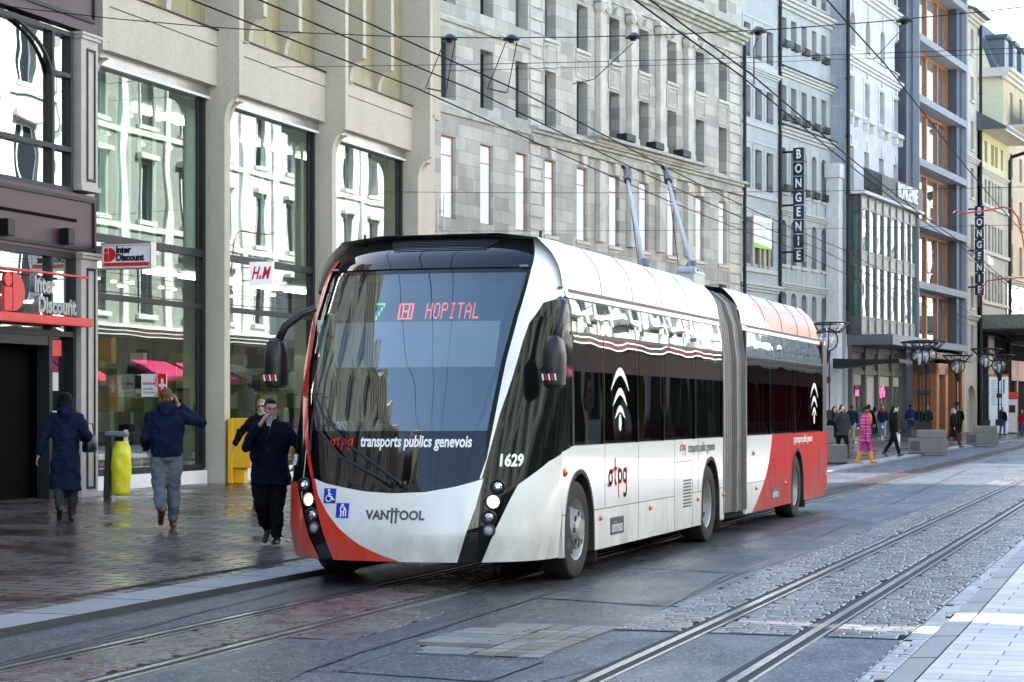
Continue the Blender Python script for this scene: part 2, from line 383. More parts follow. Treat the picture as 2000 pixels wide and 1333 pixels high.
# paved square of stone slabs in the asphalt
sl_m=[mat('slab_grey',(.15,.15,.14),.45,var=.15,bmp=.1),mat('slab_tan',(.12,.105,.075),.4,var=.15,bmp=.1),mat('slab_dark',(.05,.045,.036),.3,var=.15,bmp=.1),mat('slab_pale',(.18,.18,.172),.5,var=.15,bmp=.1)]
b=MB(); rr=random.Random(3)
y=12.62
while y<14.6:
    h=rr.uniform(.17,.26); x=-5.2+abs(y-13.5)*.35+rr.uniform(0,.15)
    while x<-4.42:
        w=rr.uniform(.28,.55); b.box(x,min(x+w,-4.42)-.012,y,y+h-.012,-.01,.007+rr.uniform(0,.003),rr.choice([0,0,3,2,0])); x+=w
    for k in range(3):
        x=-4.41+k*.16; b.box(x,x+.15,y,y+h-.012,-.01,.0075+rr.uniform(0,.003),rr.choice([1,1,0,2,3]))
    y+=h
tag(b.build('slab_patch',sl_m),kind='structure')
b=MB()
p=pt(1940,1132,19.9)
for k in range(9): b.box(-2.14+k*.03,-2.122+k*.03,19.7,20.0,.0,.012,0)
b.box(-2.16,-1.84,19.66,20.04,-.01,.009,1)
tag(b.build('drain_grating',[M['iron'],M['groove']]),label='small dark iron drain grating set in the setts beside the near kerb',cat='drain')
# ---------------------------------------------------------------- buildings: helpers
def wall(mb,x0,x1,z0,z1,holes,y=0,dep=.35,mi=0,ri=None):
    """front sheet with real openings; holes (x0,x1,z0,z1[,rise]) get reveals dep deep, rise>0 = arched head"""
    ri=mi if ri is None else ri
    hs=[h for h in holes if h[1]>x0 and h[0]<x1 and h[3]>z0 and h[2]<z1]
    X=sorted({x0,x1,*[c for h in hs for c in h[:2] if x0<c<x1]}); Z=sorted({z0,z1,*[c for h in hs for c in h[2:4] if z0<c<z1]})
    for j in range(len(Z)-1):
        run=None
        for i in range(len(X)):
            solid=False
            if i<len(X)-1:
                cx,cz=(X[i]+X[i+1])/2,(Z[j]+Z[j+1])/2
                solid=not any(h[0]<cx<h[1] and h[2]<cz<h[3] for h in hs)
            if solid and run is None: run=X[i]
            if not solid and run is not None:
                mb.add([(run,y,Z[j]),(X[i],y,Z[j]),(X[i],y,Z[j+1]),(run,y,Z[j+1])],[(0,1,2,3)],mi); run=None
    for h in hs:
        a,b,c,d=h[:4]; e=y+dep
        mb.add([(a,y,c),(a,e,c),(a,e,d),(a,y,d)],[(0,1,2,3)],ri); mb.add([(b,y,c),(b,y,d),(b,e,d),(b,e,c)],[(0,1,2,3)],ri)
        mb.add([(a,y,c),(b,y,c),(b,e,c),(a,e,c)],[(0,1,2,3)],ri); mb.add([(a,y,d),(a,e,d),(b,e,d),(b,y,d)],[(0,1,2,3)],ri)
        if len(h)>4:
            r=h[4]; m=(a+b)/2; w=(b-a)/2; n=8
            for sgn in (-1,1):
                P=[(m+sgn*w*math.cos(PI/2*k/n), d-r+r*math.sin(PI/2*k/n)) for k in range(n+1)]
                for k in range(n):
                    (xa,za),(xb,zb)=P[k],P[k+1]
                    mb.add([(xa,y+.003,za),(xb,y+.003,zb),(xb,y+.003,d),(xa,y+.003,d)],[(0,1,2,3)],mi); mb.add([(xa,y+.003,za),(xa,e,za),(xb,e,zb),(xb,y+.003,zb)],[(0,1,2,3)],ri)
WIN={}
def window(parent,x,z,w,h,y,style,fm,pm,label=None):
    """one window: frame mesh with a pane as its child; same-size windows share mesh data"""
    key=(round(w,2),round(h,2),style,fm.name,pm.name)
    if key not in WIN:
        f=MB(); t=.055
        f.box(0,t,-.05,0,0,h); f.box(w-t,w,-.05,0,0,h); f.box(t,w-t,-.05,0,0,t); f.box(t,w-t,-.05,0,h-t,h)
        if 'm' in style: f.box(w/2-.035,w/2+.035,-.055,0,t,h-t)
        if 't' in style: f.box(t,w-t,-.052,0,h*.72-.025,h*.72+.025)
        if 'g' in style:
            for k in (1,2,3): f.box(t,w-t,-.045,0,h*k/4-.012,h*k/4+.012)
        if 'p' in style: # low window guard
            f.box(0,w,-.3,-.28,h*.16,h*.16+.03)
            for k in range(7): f.box(w*k/6-.01 if k else 0,w*k/6+.01,-.295,-.285,0,h*.16)
        if 'b' in style: f.box(t,w-t,-.042,-.03,h*.77-.02,h*.77+.02)
        o=f.build('window',fm); 
        p=MB().box(t-.01,w-t+.01,-.028,-.018,t-.01,h-t+.01).build('pane',pm)
        WIN[key]=(o.data,p.data); bpy.data.objects.remove(o); bpy.data.objects.remove(p)
    a,c=WIN[key]
    o=bpy.data.objects.new('window',a); COL.objects.link(o); o.parent=parent; o.location=(x,y,z)
    p=bpy.data.objects.new('pane',c); COL.objects.link(p); p.parent=o
    if pm is M['pane'] and WR.random()<.32: p.material_slots[0].link='OBJECT'; p.material_slots[0].material=M[WR.choice(['curtained','blinded','blinded'])]
    return o
def cornice(mb,x0,x1,z,h,pr,mi=0,steps=3,ends=.0):
    for k in range(steps):
        q=pr*(k+1)/steps; mb.box(x0-ends*q,x1+ends*q,-q,.002+.001*k,z+h*k/steps+(.0 if k==0 else .001),z+h*(k+1)/steps,mi)
def pframe(mb,x0,x1,z0,z1,y,t=.06,pr=.035,mi=0):
    mb.box(x0,x1,y-pr,y,z0,z0+t,mi); mb.box(x0,x1,y-pr,y,z1-t,z1,mi); mb.box(x0,x0+t,y-pr,y,z0+t,z1-t,mi); mb.box(x1-t,x1,y-pr,y,z0+t,z1-t,mi)
def pipe(parent,x,z0,z1,y=-.12,r=.09):
    b=MB(); b.tube([(x,y,z0),(x,y,z1)],r,10)
    zz=z0+1.5
    while zz<z1: b.tube([(x,y,zz-.06),(x,y,zz+.06)],r*1.25,10); zz+=3.2
    return b.build('drainpipe',M['iron'],parent)
# ================================================================ the electronics shop with purple fascia (far left)
A90=R(89.44)
M['purple']=mat('purple_panel',(.050,.013,.026),.45,var=.12,vs=2)
M['pil']=mat('pale_pilaster',(.40,.37,.34),.55,var=.1)
M['idglass']=glass('fascia_glass',(.12,.15,.15),.55,wave=.09,wscale=.9)
idb=empty('electronics_shop',(-17.29,29.91,0),A90,'purple and black panelled shop front with an arched upper window at the left edge','shop')
IX=-9.5
b=MB()
b.box(IX,.32,-.04,.5,7.95,14,0); b.box(IX,.30,-.04,.5,4.22,5.22,0)
for z0,z1 in ((8.12,10.6),(4.28,5.16)):
    b.box(IX,.24,-.075,-.04,z0,z0+.06,1); b.box(IX,.24,-.075,-.04,z1-.06,z1,1); b.box(.18,.24,-.075,-.04,z0+.06,z1-.06,1)
b.box(IX,-.35,-.055,-.03,4.74,4.79,2)
b.build('fascia',[M['purple'],M['frame'],M['room']],idb)
b=MB(); b.box(IX,-.45,.5,9,.0,14,0); b.box(-.45,.35,.9,9,0,14,0); b.build('shell',M['room'],idb)
# upper window
b=MB(); y0=-.03
for x in (-.46,-1.03,-2.9,-4.6,-6.6,-8.6): b.box(x-.035,x+.035,y0,.1,5.26,7.86)
for z in (5.26,5.92,7.82): b.box(IX,-.42,y0-.004,.1,z-.04,z+.04)
b.box(-1.03,-.46,y0,.1,7.1,7.17)
arc=[(-2.75+1.72*math.cos(PI*k/20),y0+.03,5.96+1.2+ .32*0+ (math.sin(PI*k/20)*.9-.2 if True else 0)) for k in range(21)]
b.tube([p for p in arc if p[2]>6.0],.035,6)
uw=b.build('upper_window',M['frame'],idb); MB().box(IX,-.4,.06,.07,5.24,7.9).build('pane',M['idglass'],uw)
# pilasters
for z0,z1 in ((5.3,7.85),(.18,4.2)):
    b=MB(); b.box(-.32,.22,-.12,.3,z0,z1,0); pframe(b,-.16,.12,z0+.14,z1-.2,-.12,.045,.02,1)
    b.box(-.37,.27,-.18,.3,z1,z1+.05,0); b.box(-.35,.25,-.16,.3,z1-.06,z1,0); b.box(-.36,.26,-.16,.3,z0-.03,z0+.06,0)
    b.build('pilaster',[M['pil'],M['frame']],idb,bevel=.006)
# transom window, entrance, narrow side light
b=MB()
for z in (2.88,4.17): b.box(IX,-.34,-.03,.1,z-.045,z+.045)
for x in (-.37,-1.08,-2.6,-4.4,-6.4): b.box(x-.035,x+.035,-.026,.1,2.9,4.15)
tw=b.build('transom_window',M['frame'],idb); MB().box(IX,-.36,.05,.06,2.86,4.2).build('pane',M['idglass'],tw)
b=MB(); b.box(-1.16,-1.06,-.03,.2,.2,2.83); b.box(-.42,-.34,-.03,.2,.2,2.83); b.box(IX,-1.16,-.02,.35,2.68,2.83); b.build('door_frame',M['frame'],idb)
b=MB(); b.box(-1.06,-.42,.10,.11,.24,2.8,0); sp=b.build('side_light',M['pane'],idb)
b=MB(); b.box(-.98,-.72,.06,.098,1.35,1.62,0); b.box(-.95,-.74,.06,.098,1.95,2.25,1); b.box(-1.0,-.66,.05,.098,2.52,2.78,2); pieces(b,'notice',[M['white'],mat('pale_notice',(.5,.5,.46),.6),M['red']],sp)
b=MB(); b.box(IX,-1.16,.36,.5,.2,2.7,0); b.box(-3.2,-2.35,.30,.36,.22,1.5,1); b.build('entrance',[M['room'],mat('green_grey_panel',(.10,.12,.09),.5)],idb)
for x in (-.78,-2.55): tag_l=MB().box(x-.10,x+.10,-.22,-.05,4.34,4.60).build('wall_light',M['black'],idb,bevel=.008)
# projecting fascia sign: disc with i and d, two lines of lettering, two red bars
def disc_mark(mb,M4,s,mi_r,mi_w,y=0):
    """red half-disc 'D' with a dot-headed 'i' beside it, drawn in (x,z) at scale s"""
    n=20
    P=[(.40*s,0)]+[(.40*s+.58*s*math.sin(PI*k/n)*.95,.5*s-.5*s*math.cos(PI*k/n)) for k in range(n+1)]+[(.40*s,s)]
    mb.prism(P,-.03,.03,'y',mi_r,M4)
    mb.prism([(0,0),(.36*s,0),(.36*s,.60*s),(0,.60*s)],-.03,.03,'y',mi_r,M4)
    mb.prism([(.18*s+.17*s*math.cos(2*PI*k/n),.80*s+.18*s*math.sin(2*PI*k/n)) for k in range(n)],-.03,.03,'y',mi_r,M4)
sg=empty('shop_fascia_sign',(-17.29,29.91,0),A90,'large red emblem and grey metal lettering between red bars above the dark entrance','sign')
b=MB(); b.box(IX+2,-.36,-.36,-.14,3.0,3.14,0); b.box(IX+2,-.36,-.30,-.2,3.80,3.835,0)
b.build('red_bar',M['red'],sg,bevel=.004)
b=MB(); disc_mark(b,Matrix.Translation((-2.83,-.24,3.17)),.6,0,0); b.build('emblem',M['red'],sg)
lm=mat('steel_letter',(.30,.31,.32),.38,.35); le=mat('letter_edge',(.6,.62,.62),.4)
for s,x,z,sz,xs in (('Inter',-1.80,3.61,.36,.86),('Discount',-1.42,3.29,.36,.86)):
    for k,(mm,yy,bo) in enumerate(((lm,-.30,.012),(le,-.26,.022))):
        o=text(s,sz,mm,sg,'lettering',frameM((x if k==0 else x+.012,yy,z),(1,0,0),(0,0,1)),.04 if k==0 else .012,bo,xs)
# the small lit box sign hung out over the pavement
bx=empty('box_sign',(-17.29,29.91,0),A90,'white box sign with black lettering and red bars projecting over the pavement','sign')
z0,z1=4.02,4.42; y1=-.18; y2=-1.08
b=MB(); b.box(.26,.42,y2,y1,z0,z1,0); b.box(.25,.43,y2-.02,y2,z0-.02,z1+.02,1); b.box(.25,.43,y1,y1+.02,z0-.02,z1+.02,1); b.box(.25,.43,y2,y1,z1,z1+.02,1); b.box(.25,.43,y2,y1,z0-.02,z0,1); b.build('case',[M['white'],M['alu']],bx)
MB().tube([(.34,y1,4.3),(.34,.1,4.3)],.03).build('bracket',M['alu'],bx)
FM=frameM((.255,y1,z0),(0,-1,0),(0,0,1))   # sign face looking back down the street
b=MB(); b.box(.02,.88,.025,.085,.0,.006,0,FM); b.box(.02,.88,.365,.372,.0,.006,0,FM); b.build('red_bar',M['red'],bx)
b=MB(); disc_mark(b,FM@Matrix.Translation((.03,.105,.003))@Matrix.Rotation(R(-90),4,'X')@Matrix.Scale(.1,4,(0,1,0)),.235,0,0); b.build('emblem',M['red'],bx)
for s,zz in (('Inter',.295),('Discount',.165)):
    text(s,.155,M['black'],bx,'lettering',FM@Matrix.Translation((.26,zz,.006)),.003,.007,.92,align='LEFT')
# ================================================================ the concrete department store
M['conc']=mat('aggregate_concrete',(.36,.335,.28),.85,var=.14,vs=1.5,bmp=.25,bs=60,bd=.006)
def concrete():
    m,n,p=newmat('exposed_aggregate'); co=objco(n)
    v=n.nodes.new('ShaderNodeTexVoronoi'); v.inputs['Scale'].default_value=38; n.links.new(co,v.inputs['Vector'])
    sp=n.nodes.new('ShaderNodeSeparateColor'); n.links.new(v.outputs['Color'],sp.inputs[0])
    st=ramp(n,noise(n,mapping(n,co,(1,1,.25)),1.1,6,.65),.3,.75)
    c=mixrgb(n,st,(.53,.485,.395),(.42,.385,.315))
    c=mixrgb(n,ramp(n,sp.outputs[0],.6,1.,0,.3),c,(.25,.235,.20)); c=mixrgb(n,ramp(n,sp.outputs[1],.88,1.,0,.4),c,(.60,.575,.51))
    n.links.new(c,p.inputs['Base Color']); p.inputs['Roughness'].default_value=.85; p.inputs['Specular IOR Level'].default_value=.3
    bump(n,p,v.outputs['Distance'],.3,.012); return m
M['conc']=concrete()
M['gold']=mat('bronze_cladding',(.30,.27,.155),.45,.1,.12,2)
M['shopglass']=glass('shop_glass',(.76,.84,.80),.035,wave=.05,wscale=.6,fres=1.5)
hm=empty('department_store',(-18.085,36.554,0),A90,'tall concrete shop with rounded pillars and two-storey glass bays','shop')
PX=[-5.9,-.7,4.5,9.7]; Pl=[(0,.1),(-.45,.1),(-.45,7.25)]+[(-.45-.32*(1-math.cos(PI/2*k/8)),7.25+.55*math.sin(PI/2*k/8)) for k in range(1,9)]+[(-.77,7.95),(-.77,13.5),(0,13.5)]
P2=[(0,.1),(-.36,.1),(-.36,7.15)]+[(-.36-.30*(1-math.cos(PI/2*k/8)),7.15+.55*math.sin(PI/2*k/8)) for k in range(1,9)]+[(-.66,7.72),(-.52,7.72),(-.52,7.95),(-.66,8.0),(-.66,13.5),(0,13.5)]
for x in PX:
    b=MB(); b.prism(Pl,x,x+.17,'x'); b.prism([(q[0]+.05 if q[0]<0 else 0,q[1]) for q in P2],x+.17,x+.30,'x'); b.prism(P2,x+.30,x+.42,'x')
    b.box(x-.003,x+.43,-.775,0,8.86,8.885)
    b.build('pillar',M['conc'],hm)
for i,x in enumerate(PX):
    xe=PX[i+1] if i<3 else 12.4
    if i<3:
        b=MB(); b.box(x+.30,xe+.02,-.29,.4,7.98,9.06,0); b.box(x+.30,xe,-.297,-.28,8.745,8.765,1); b.box(x+.4,xe,-.33,.2,9.06,9.09,1); b.build('spandrel',[M['conc'],M['frame']],hm)
        b=MB(); b.box(x+.35,xe,-.12,.3,7.74,7.98,0); b.box(x+.35,xe,-.14,-.12,7.73,7.78,1); b.build('head_box',[M['alu'],M['white']],hm)
    b=MB(); xx=x+.4
    while xx<xe-.05: b.box(xx,min(xx+.58,xe)-.012,-.02,.3,9.09,13.5); xx+=.58
    b.build('cladding',M['gold'],hm)
    for f in ((1.75,3.45) if i<3 else ()):
        xf=x+f; q=[(0,9.18),(-.12,9.18)]+[(-.12-.33*(1-math.cos(PI/2*k/6)),9.22+.45*math.sin(PI/2*k/6)) for k in range(7)]+[(-.45,13.5),(0,13.5)]
        MB().prism(q,xf,xf+.18,'x').build('fin',M['conc'],hm)
b=MB(); b.box(9.7+.42,12.0,-.0,.5,.1,13.5,0); b.box(11.85,12.05,0,12,.1,13.5,0); b.build('end_wall',M['conc'],hm)
b=MB(); b.box(-5.9,12,7.5,14,.0,13.5); b.box(-5.9,12,.5,14,9.2,13.5); b.build('shell',M['room'],hm)
# glazing of the three bays
for i in range(3):
    a,e=PX[i]+.30,PX[i+1]
    b=MB()
    for x in (a,e-.14): b.box(x,x+.10,-.06,.06,.5,7.74)
    b.box(e-.30,e-.26,-.03,.03,.5,7.74)
    for z,t in ((4.70,.07),(3.66,.05),(.52,.06)): b.box(a+.1,e-.14,-.05,.05,z-t,z+t)
    fr=b.build('shop_window',M['frame'],hm)
    MB().box(a,e,.0,.012,.45,7.74).build('pane',M['shopglass'],fr)
    MB().box(a,e-.04,-.10,.08,.1,.46).build('plinth',M['white'],fr)
# inside: floors, back walls, hanging strips, shelves, ceiling lamps
inw=mat('shop_inside',(.12,.125,.11),.8,var=.3,vs=2); lampm=mat('shop_lamp',(1,.85,.6),.5,emit=4,ecol=(1,.83,.55),var=0); curt=mat('pale_curtain',(.55,.60,.57),.8)
b=MB(); b.box(-5.8,12,5.6,5.8,.1,9,0); b.box(-5.8,12,.5,5.6,4.55,4.85,0); b.box(-5.8,12,.3,5.6,.05,.12,0); b.box(-5.8,12,.4,5.6,7.9,8.1,0); b.build('interior',[inw],hm)
b=MB(); rr=random.Random(5)
for i in range(3):
    for k in range(9):
        x=PX[i]+.5+k*.5+rr.uniform(-.1,.1); w=rr.choice([.05,.08,.1,.3]); b.box(x,x+w,.7,.74,4.9,7.7)
b.build('hanging_strip',curt,hm)
b=MB()
for k in range(46):
    x=rr.uniform(-5.5,9.5); y=rr.uniform(1.2,5); b.box(x,x+.16,y,y+.07,7.82,7.86) if k%2 else b.box(x,x+.09,y,y+.09,4.48,4.52)
b.build('ceiling_lamp',lampm,hm)
b=MB()
for i in range(3):
    for k in range(3):
        x=PX[i]+.9+k*1.5; b.box(x,x+1.0,2.,2.25,7.78,7.84); b.box(x,x+1.0,1.6,1.85,4.42,4.5)
b.build('added_light_panel',mat('added_light_panel',(1,.95,.85),.5,emit=3.2,ecol=(1,.95,.84),var=0),hm)  # glowing panels added to brighten the inside of the shop
cols=[mat('goods_%s'%q,c,.6) for q,c in (('olive',(.15,.14,.05)),('grey',(.2,.2,.2)),('amber',(.4,.2,.04)),('dark',(.03,.03,.035)),('cream',(.45,.42,.35)))]
b=MB()
for i in range(3):
    for k in range(64):
        x=PX[i]+.6+rr.random()*4.3; y=rr.uniform(1.2,4.8); z=rr.choice([.3,.8,1.2,1.6,2.1,2.6]); w=rr.uniform(.10,.45); b.box(x,x+w,y,y+.3,z,z+rr.uniform(.2,.55),rr.randrange(5))
b.build('shelf_goods',cols,hm)
# ================================================================ the long classical stone building under renovation
M['lime']=stone('grey_limestone',(.52,.475,.39),1.15,.50,.010,.30,.85,.42,mcol=.62)
M['lime_trim']=mat('limestone_trim',(.53,.49,.41),.85,var=.22,vs=1.2,bmp=.12)
M['lime_moss']=mat('weathered_cornice',(.38,.375,.31),.9,var=.35,vs=1.5,bmp=.15)
M['bluewin']=mat('grey_blue_frame',(.13,.155,.17),.5)
cb=empty('classical_building',(-26.02,70.4,0),R(80.0),'long grey classical stone building with scrolled columns and white boarded windows','building')
cols=[(.43,1.55),(3.45,4.5),(6.35,7.4),(8.9,9.9),(11.85,12.9),(15.06,16.1),(18.2,19.25),(21.35,22.4),(24.7,25.75),(27.6,28.65)]
rows=[(5.2,7.85),(8.85,11.95),(13.33,15.6),(16.95,18.85)]; CH=[]
for a,e in cols:
    for i,(z0,z1) in enumerate(rows):
        if i==0 and a<26: continue
        CH.append((a,e,z0,z1))
    CH.append((a,e,21.3,23.4))
b=MB(); wall(b,0,30.5,0,24.5,CH,0,.5); b.add([(0,0,0),(0,12,0),(0,12,24.5),(0,0,24.5)],[(0,1,2,3)]); b.build('wall',M['lime'],cb)
b=MB(); b.box(0.02,30.48,.56,12,0,24.4); b.build('shell',M['room'],cb)
for a,e in cols:
    if a>26: window(cb,a,5.2,e-a,2.65,.42,'m',M['bluewin'],M['pane'])
    window(cb,a,8.85,e-a,3.1,.20,'b',M['wood'],M['board'])
    window(cb,a,13.33,e-a,2.27,.46,'m',M['bluewin'],M['pane']); window(cb,a,16.95,e-a,1.9,.46,'m',M['bluewin'],M['pane']); window(cb,a,21.3,e-a,2.1,.46,'m',M['bluewin'],M['pane'])
b=MB()
b.box(0,7.5,-.10,0,12.75,13.05); cornice(b,7.5,30.6,12.72,.42,.40,0,3); b.box(7.5,30.6,-.22,0,12.45,12.70)
cornice(b,12.9,24.4,12.95,.42,.75,0,3)
for x0,x1 in ((7.5,30.6),): cornice(b,x0,x1,20.05,.62,.75,0,4); b.box(x0,x1,-.12,0,19.45,19.62)
b.box(0,7.5,-.14,0,16.2,16.36)
cornice(b,0,7.5,20.05,.5,.3,0,3)
b.build('cornice',M['lime_moss'],cb,bevel=.012)
b=MB()
for x0,x1 in ((7.55,8.65),(28.9,30.45)):
    z=5.0; 
    while z<20: b.box(x0,x1 if int(z*2)%2 else x1-.18,-.05,0,z,z+.42); z+=.5
for i,(a,e) in enumerate(cols):
    if i<3: continue
    b.box(a-.18,e+.18,-.1,0,16.78,16.93); pframe(b,a-.12,e+.12,15.72,16.70,0,.07,.05); pframe(b,a+.12,e-.12,15.95,16.5,0,.05,.03)
    m=(a+e)/2; b.prism([(m-.16,11.95),(m+.16,11.95),(m+.24,12.5),(m-.24,12.5)],-.16,0,'y')
    b.box(a-.14,e+.14,-.09,0,8.68,8.83); pframe(b,a-.1,e+.1,7.62 if a<26 else 7.9,8.62,0,.06,.04)
    b.tube([(m-.05,-.1,19.0),(m-.05,-.18,19.3)],.09,8)
pieces(b,'stone_trim',M['lime_trim'],cb,bevel=.01)
for x in (13.95,17.15,20.3,23.55):
    b=MB(); b.box(x-.42,x+.42,-.34,0,13.4,13.75); b.box(x-.36,x+.36,-.30,0,13.75,14.2); b.box(x-.30,x+.30,-.26,0,14.2,18.75); b.box(x-.34,x+.34,-.29,0,18.72,18.82)
    for sx in (-1,1):
        c=(x+sx*.30,-.33,19.0); b.tube([(c[0],-.40,c[2]),(c[0],-.05,c[2])],.23,16); b.tube([(c[0],-.45,c[2]),(c[0],-.40,c[2])],.15,14); b.tube([(c[0],-.48,c[2]),(c[0],-.44,c[2])],.07,10)
    b.box(x-.30,x+.30,-.36,0,18.95,19.2); b.box(x-.55,x+.55,-.36,0,19.22,19.42)
    b.box(x-.30,x+.30,-.24,0,8.9,12.4); b.box(x-.36,x+.36,-.30,0,11.9,12.3)
    pieces(b,'column',M['lime_trim'],cb,bevel=.02)
for x in (15.9,19.0,22.1):
    MB().box(x-.55,x+.4,-.72,-.2,13.42,13.75).build('floodlight_box',M['frame'],cb,bevel=.03)
pipe(cb,30.42,0,20.0,-.25)
b=MB()
for k in range(14):
    z=1+k*.62
    for x in (-.02,.42): b.tube([(x,-.12,z),(x,-.12,z+.62)],.025,6)
    b.tube([(-.02,-.12,z),(.42,-.12,z)],.02,6)
b.build('scaffold_ladder',M['steelgrey'],cb)
# ================================================================ narrow pale house and arched-window house
M['pale']=stone('pale_ashlar',(.44,.455,.44),1.4,.6,.005,.06,.85,.25,mcol=.8,bmp=.08)
M['paletrim']=mat('pale_trim',(.46,.465,.44),.8,var=.1)
D0=(-19.81,100.56); DD=Vector((-math.sin(0),1))
import math as _m
ang=TH-_m.atan((3180-1000)/3950); DR=_m.pi/2+ang
dvec=Vector((-_m.sin(ang),_m.cos(ang)))
o1=pt(1446,803,102)
d1=empty('narrow_house',(o1.x,o1.y,0),DR,'narrow pale stone house with three window bays and a letting board','building')
hz=[(25.4,27.4),(19.68,21.38),(16.6,18.22),(13.0,15.05),(9.15,11.5)]
H1=[(a,e,z0,z1) for a,e in ((.45,1.35),(2.0,2.9),(3.55,4.5)) for z0,z1 in hz]+[(3.6,4.6,5.2,7.4)]
b=MB(); wall(b,0,5.2,0,29,H1,0,.42); b.build('wall',M['pale'],d1); MB().box(0,5.2,.5,11,0,29).build('shell',M['room'],d1)
for a,e,z0,z1 in H1: window(d1,a,z0,e-a,z1-z0,.36,'mp',M['redwood'],M['pane'])
b=MB()
for z0,z1 in hz:
    b.box(.25,4.8,-.12,0,z0-.42,z0-.2); b.box(.22,.28,-.04,0,z0,z1+.3); b.box(1.62,1.68,-.04,0,z0,z1+.3); b.box(3.2,3.26,-.04,0,z0,z1+.3); b.box(.22,4.8,-.05,0,z1+.3,z1+.4)
cornice(b,0,5.2,18.9,.3,.25); cornice(b,0,5.2,7.75,.4,.3); pieces(b,'stone_trim',M['paletrim'],d1,bevel=.01)
pipe(d1,5.2,0,30)
lb=empty('letting_board',tuple(d1.matrix_basis@Vector((1.35,-.16,9.2))),DR,'white letting board with green stripe on timber posts in the narrow house window','sign')
b=MB()
for x in (.0,1.0,1.55,2.3): b.box(x,x+.1,.03,.11,-.2,2.35)
b.build('post',mat('raw_timber',(.55,.42,.24),.6),lb)
b=MB(); b.box(.05,2.5,-.01,.02,.78,2.4,0); b.add([(.05,-.014,.78),(2.5,-.014,.78),(2.5,-.014,.86),(.05,-.014,1.05)],[(0,1,2,3)],1); b.build('board',[M['white'],mat('lime_green',(.3,.6,.08),.5)],lb)
text('LOCAUX A LOUER',.30,mat('faded_print',(.5,.5,.5),.6),lb,'lettering',frameM((1.27,-.016,2.05),(1,0,0),(0,0,1)),.002,.004,.82)
text('079 40 30',.22,mat('faded_print_2',(.55,.55,.57),.6),lb,'lettering',frameM((1.45,-.016,1.4),(1,0,0),(0,0,1)),.002,.003,.8)
o2=d1.matrix_basis@Vector((5.2,0,0))
d2=empty('arched_window_house',(o2.x,o2.y,0),DR,'pale stone house with five narrow arched windows per floor and cornices','building')
wc=[(.40,1.20),(1.85,2.68),(3.42,4.22),(4.98,5.75),(6.5,7.3)]
rz=[(23.9,26.3,0),(20.93,22.5,0),(17.05,18.9,0),(13.28,15.6,.3),(9.42,11.75,.3),(5.0,7.93,.3)]
H2=[(a,e,z0,z1)+((r,) if r else ()) for a,e in wc for z0,z1,r in rz]
b=MB(); wall(b,0,8.1,0,27.5,H2,0,.42); b.build('wall',M['pale'],d2); MB().box(0,8.1,.5,11,0,27.5).build('shell',M['room'],d2)
for h in H2: window(d2,h[0],h[2],h[1]-h[0],h[3]-h[2],.36,'mp' if h[2]>9 else 'm',M['redwood'],M['pane'])
b=MB()
cornice(b,-.05,8.1,22.95,.55,.45); cornice(b,-.05,8.1,19.35,.4,.35); cornice(b,-.05,8.1,16.2,.45,.38); cornice(b,-.05,8.1,12.0,.3,.25); cornice(b,-.05,8.1,8.1,.32,.28)
for a,e in wc:
    for z in (13.2,9.34): b.box(a-.1,e+.1,-.13,0,z-.12,z); pframe(b,a,e,z-1.0,z-.2,0,.05,.03)
    for z0,z1 in ((16.8,19.2),(13.3,15.9),(9.5,12.0),(5.,8.0)): b.box(a-.26,a-.22,-.035,0,z0,z1)
pieces(b,'stone_trim',M['paletrim'],d2,bevel=.01)
b=MB()
for z in (23.5,19.75,16.65): b.prism([(-.5,z),(0,z),(0,z+.25)],0.,8.1,'x'); 
pieces(b,'lead_flashing',M['frame'],d2)
for a,e in wc:
    for z in (20.93,17.05,13.28): pass
b=MB()
for a,e in wc:
    for z in (20.93,17.05,13.28):
        b.box(a-.05,e+.05,-.24,-.2,z+.30,z+.34)
        for k in range(7): b.box(a+(e-a)*k/6-.03,a+(e-a)*k/6+.01,-.235,-.21,z,z+.3)
        b.box(a-.05,e+.05,-.24,0,z-.02,z+.02)
pieces(b,'window_guard',M['iron'],d2)
# ================================================================ white stone house with the glazed bay
M['ewall']=stone('white_stone',(.62,.60,.59),1.0,.55,.004,.10,.8,.16,mcol=.85,bmp=.06)
M['etrim']=mat('white_stone_trim',(.62,.61,.585),.8,var=.1)
M['bluegrey']=stone('side_stone',(.34,.375,.40),.6,.85,.02,.10,.85,.25,axes='yz',mcol=1.3,bmp=.08)
ER=R(83.05)
eb=empty('white_stone_house',(-17.424,113.347,0),ER,'tall white stone house with round-headed windows, balcony and glazed bay','building')
c4=[(.95,2.0),(4.2,5.25),(7.5,8.6),(10.85,11.95)]
HE=[(a,e,22.25,24.2,.5) for a,e in c4]+[(a-.3,e-.3,18.45,20.55) for a,e in c4]+[(a-.3,e-.3,14.0,16.6) for a,e in c4]
b=MB(); wall(b,0,13.7,13.8,29,HE,0,.4); wall(b,0,13.7,0,13.8,[],.02,.1); b.build('wall',M['ewall'],eb)
b=MB(); b.add([(0,0,0),(0,10,0),(0,10,29),(0,0,29)],[(0,1,2,3)]); b.build('side_wall',M['bluegrey'],eb)
b=MB(); b.box(-.9,0.02,.2,.9,0,6.2,0); b.box(-1.0,.03,.1,.95,6.2,6.7,0); b.box(-1.0,-.02,.05,.95,14.6,15.4,0); b.box(-.85,-.02,.15,.9,6.7,14.6,0); b.build('side_pier',M['etrim'],eb,bevel=.02)
MB().box(.05,13.7,.5,10,0,29).build('shell',M['room'],eb)
for h in HE: window(eb,h[0],h[2],h[1]-h[0],h[3]-h[2],.34,'m',M['redwood'],M['pane'])
b=MB(); cornice(b,0,13.8,21.15,.45,.4); cornice(b,0,13.8,25.2,.5,.5)
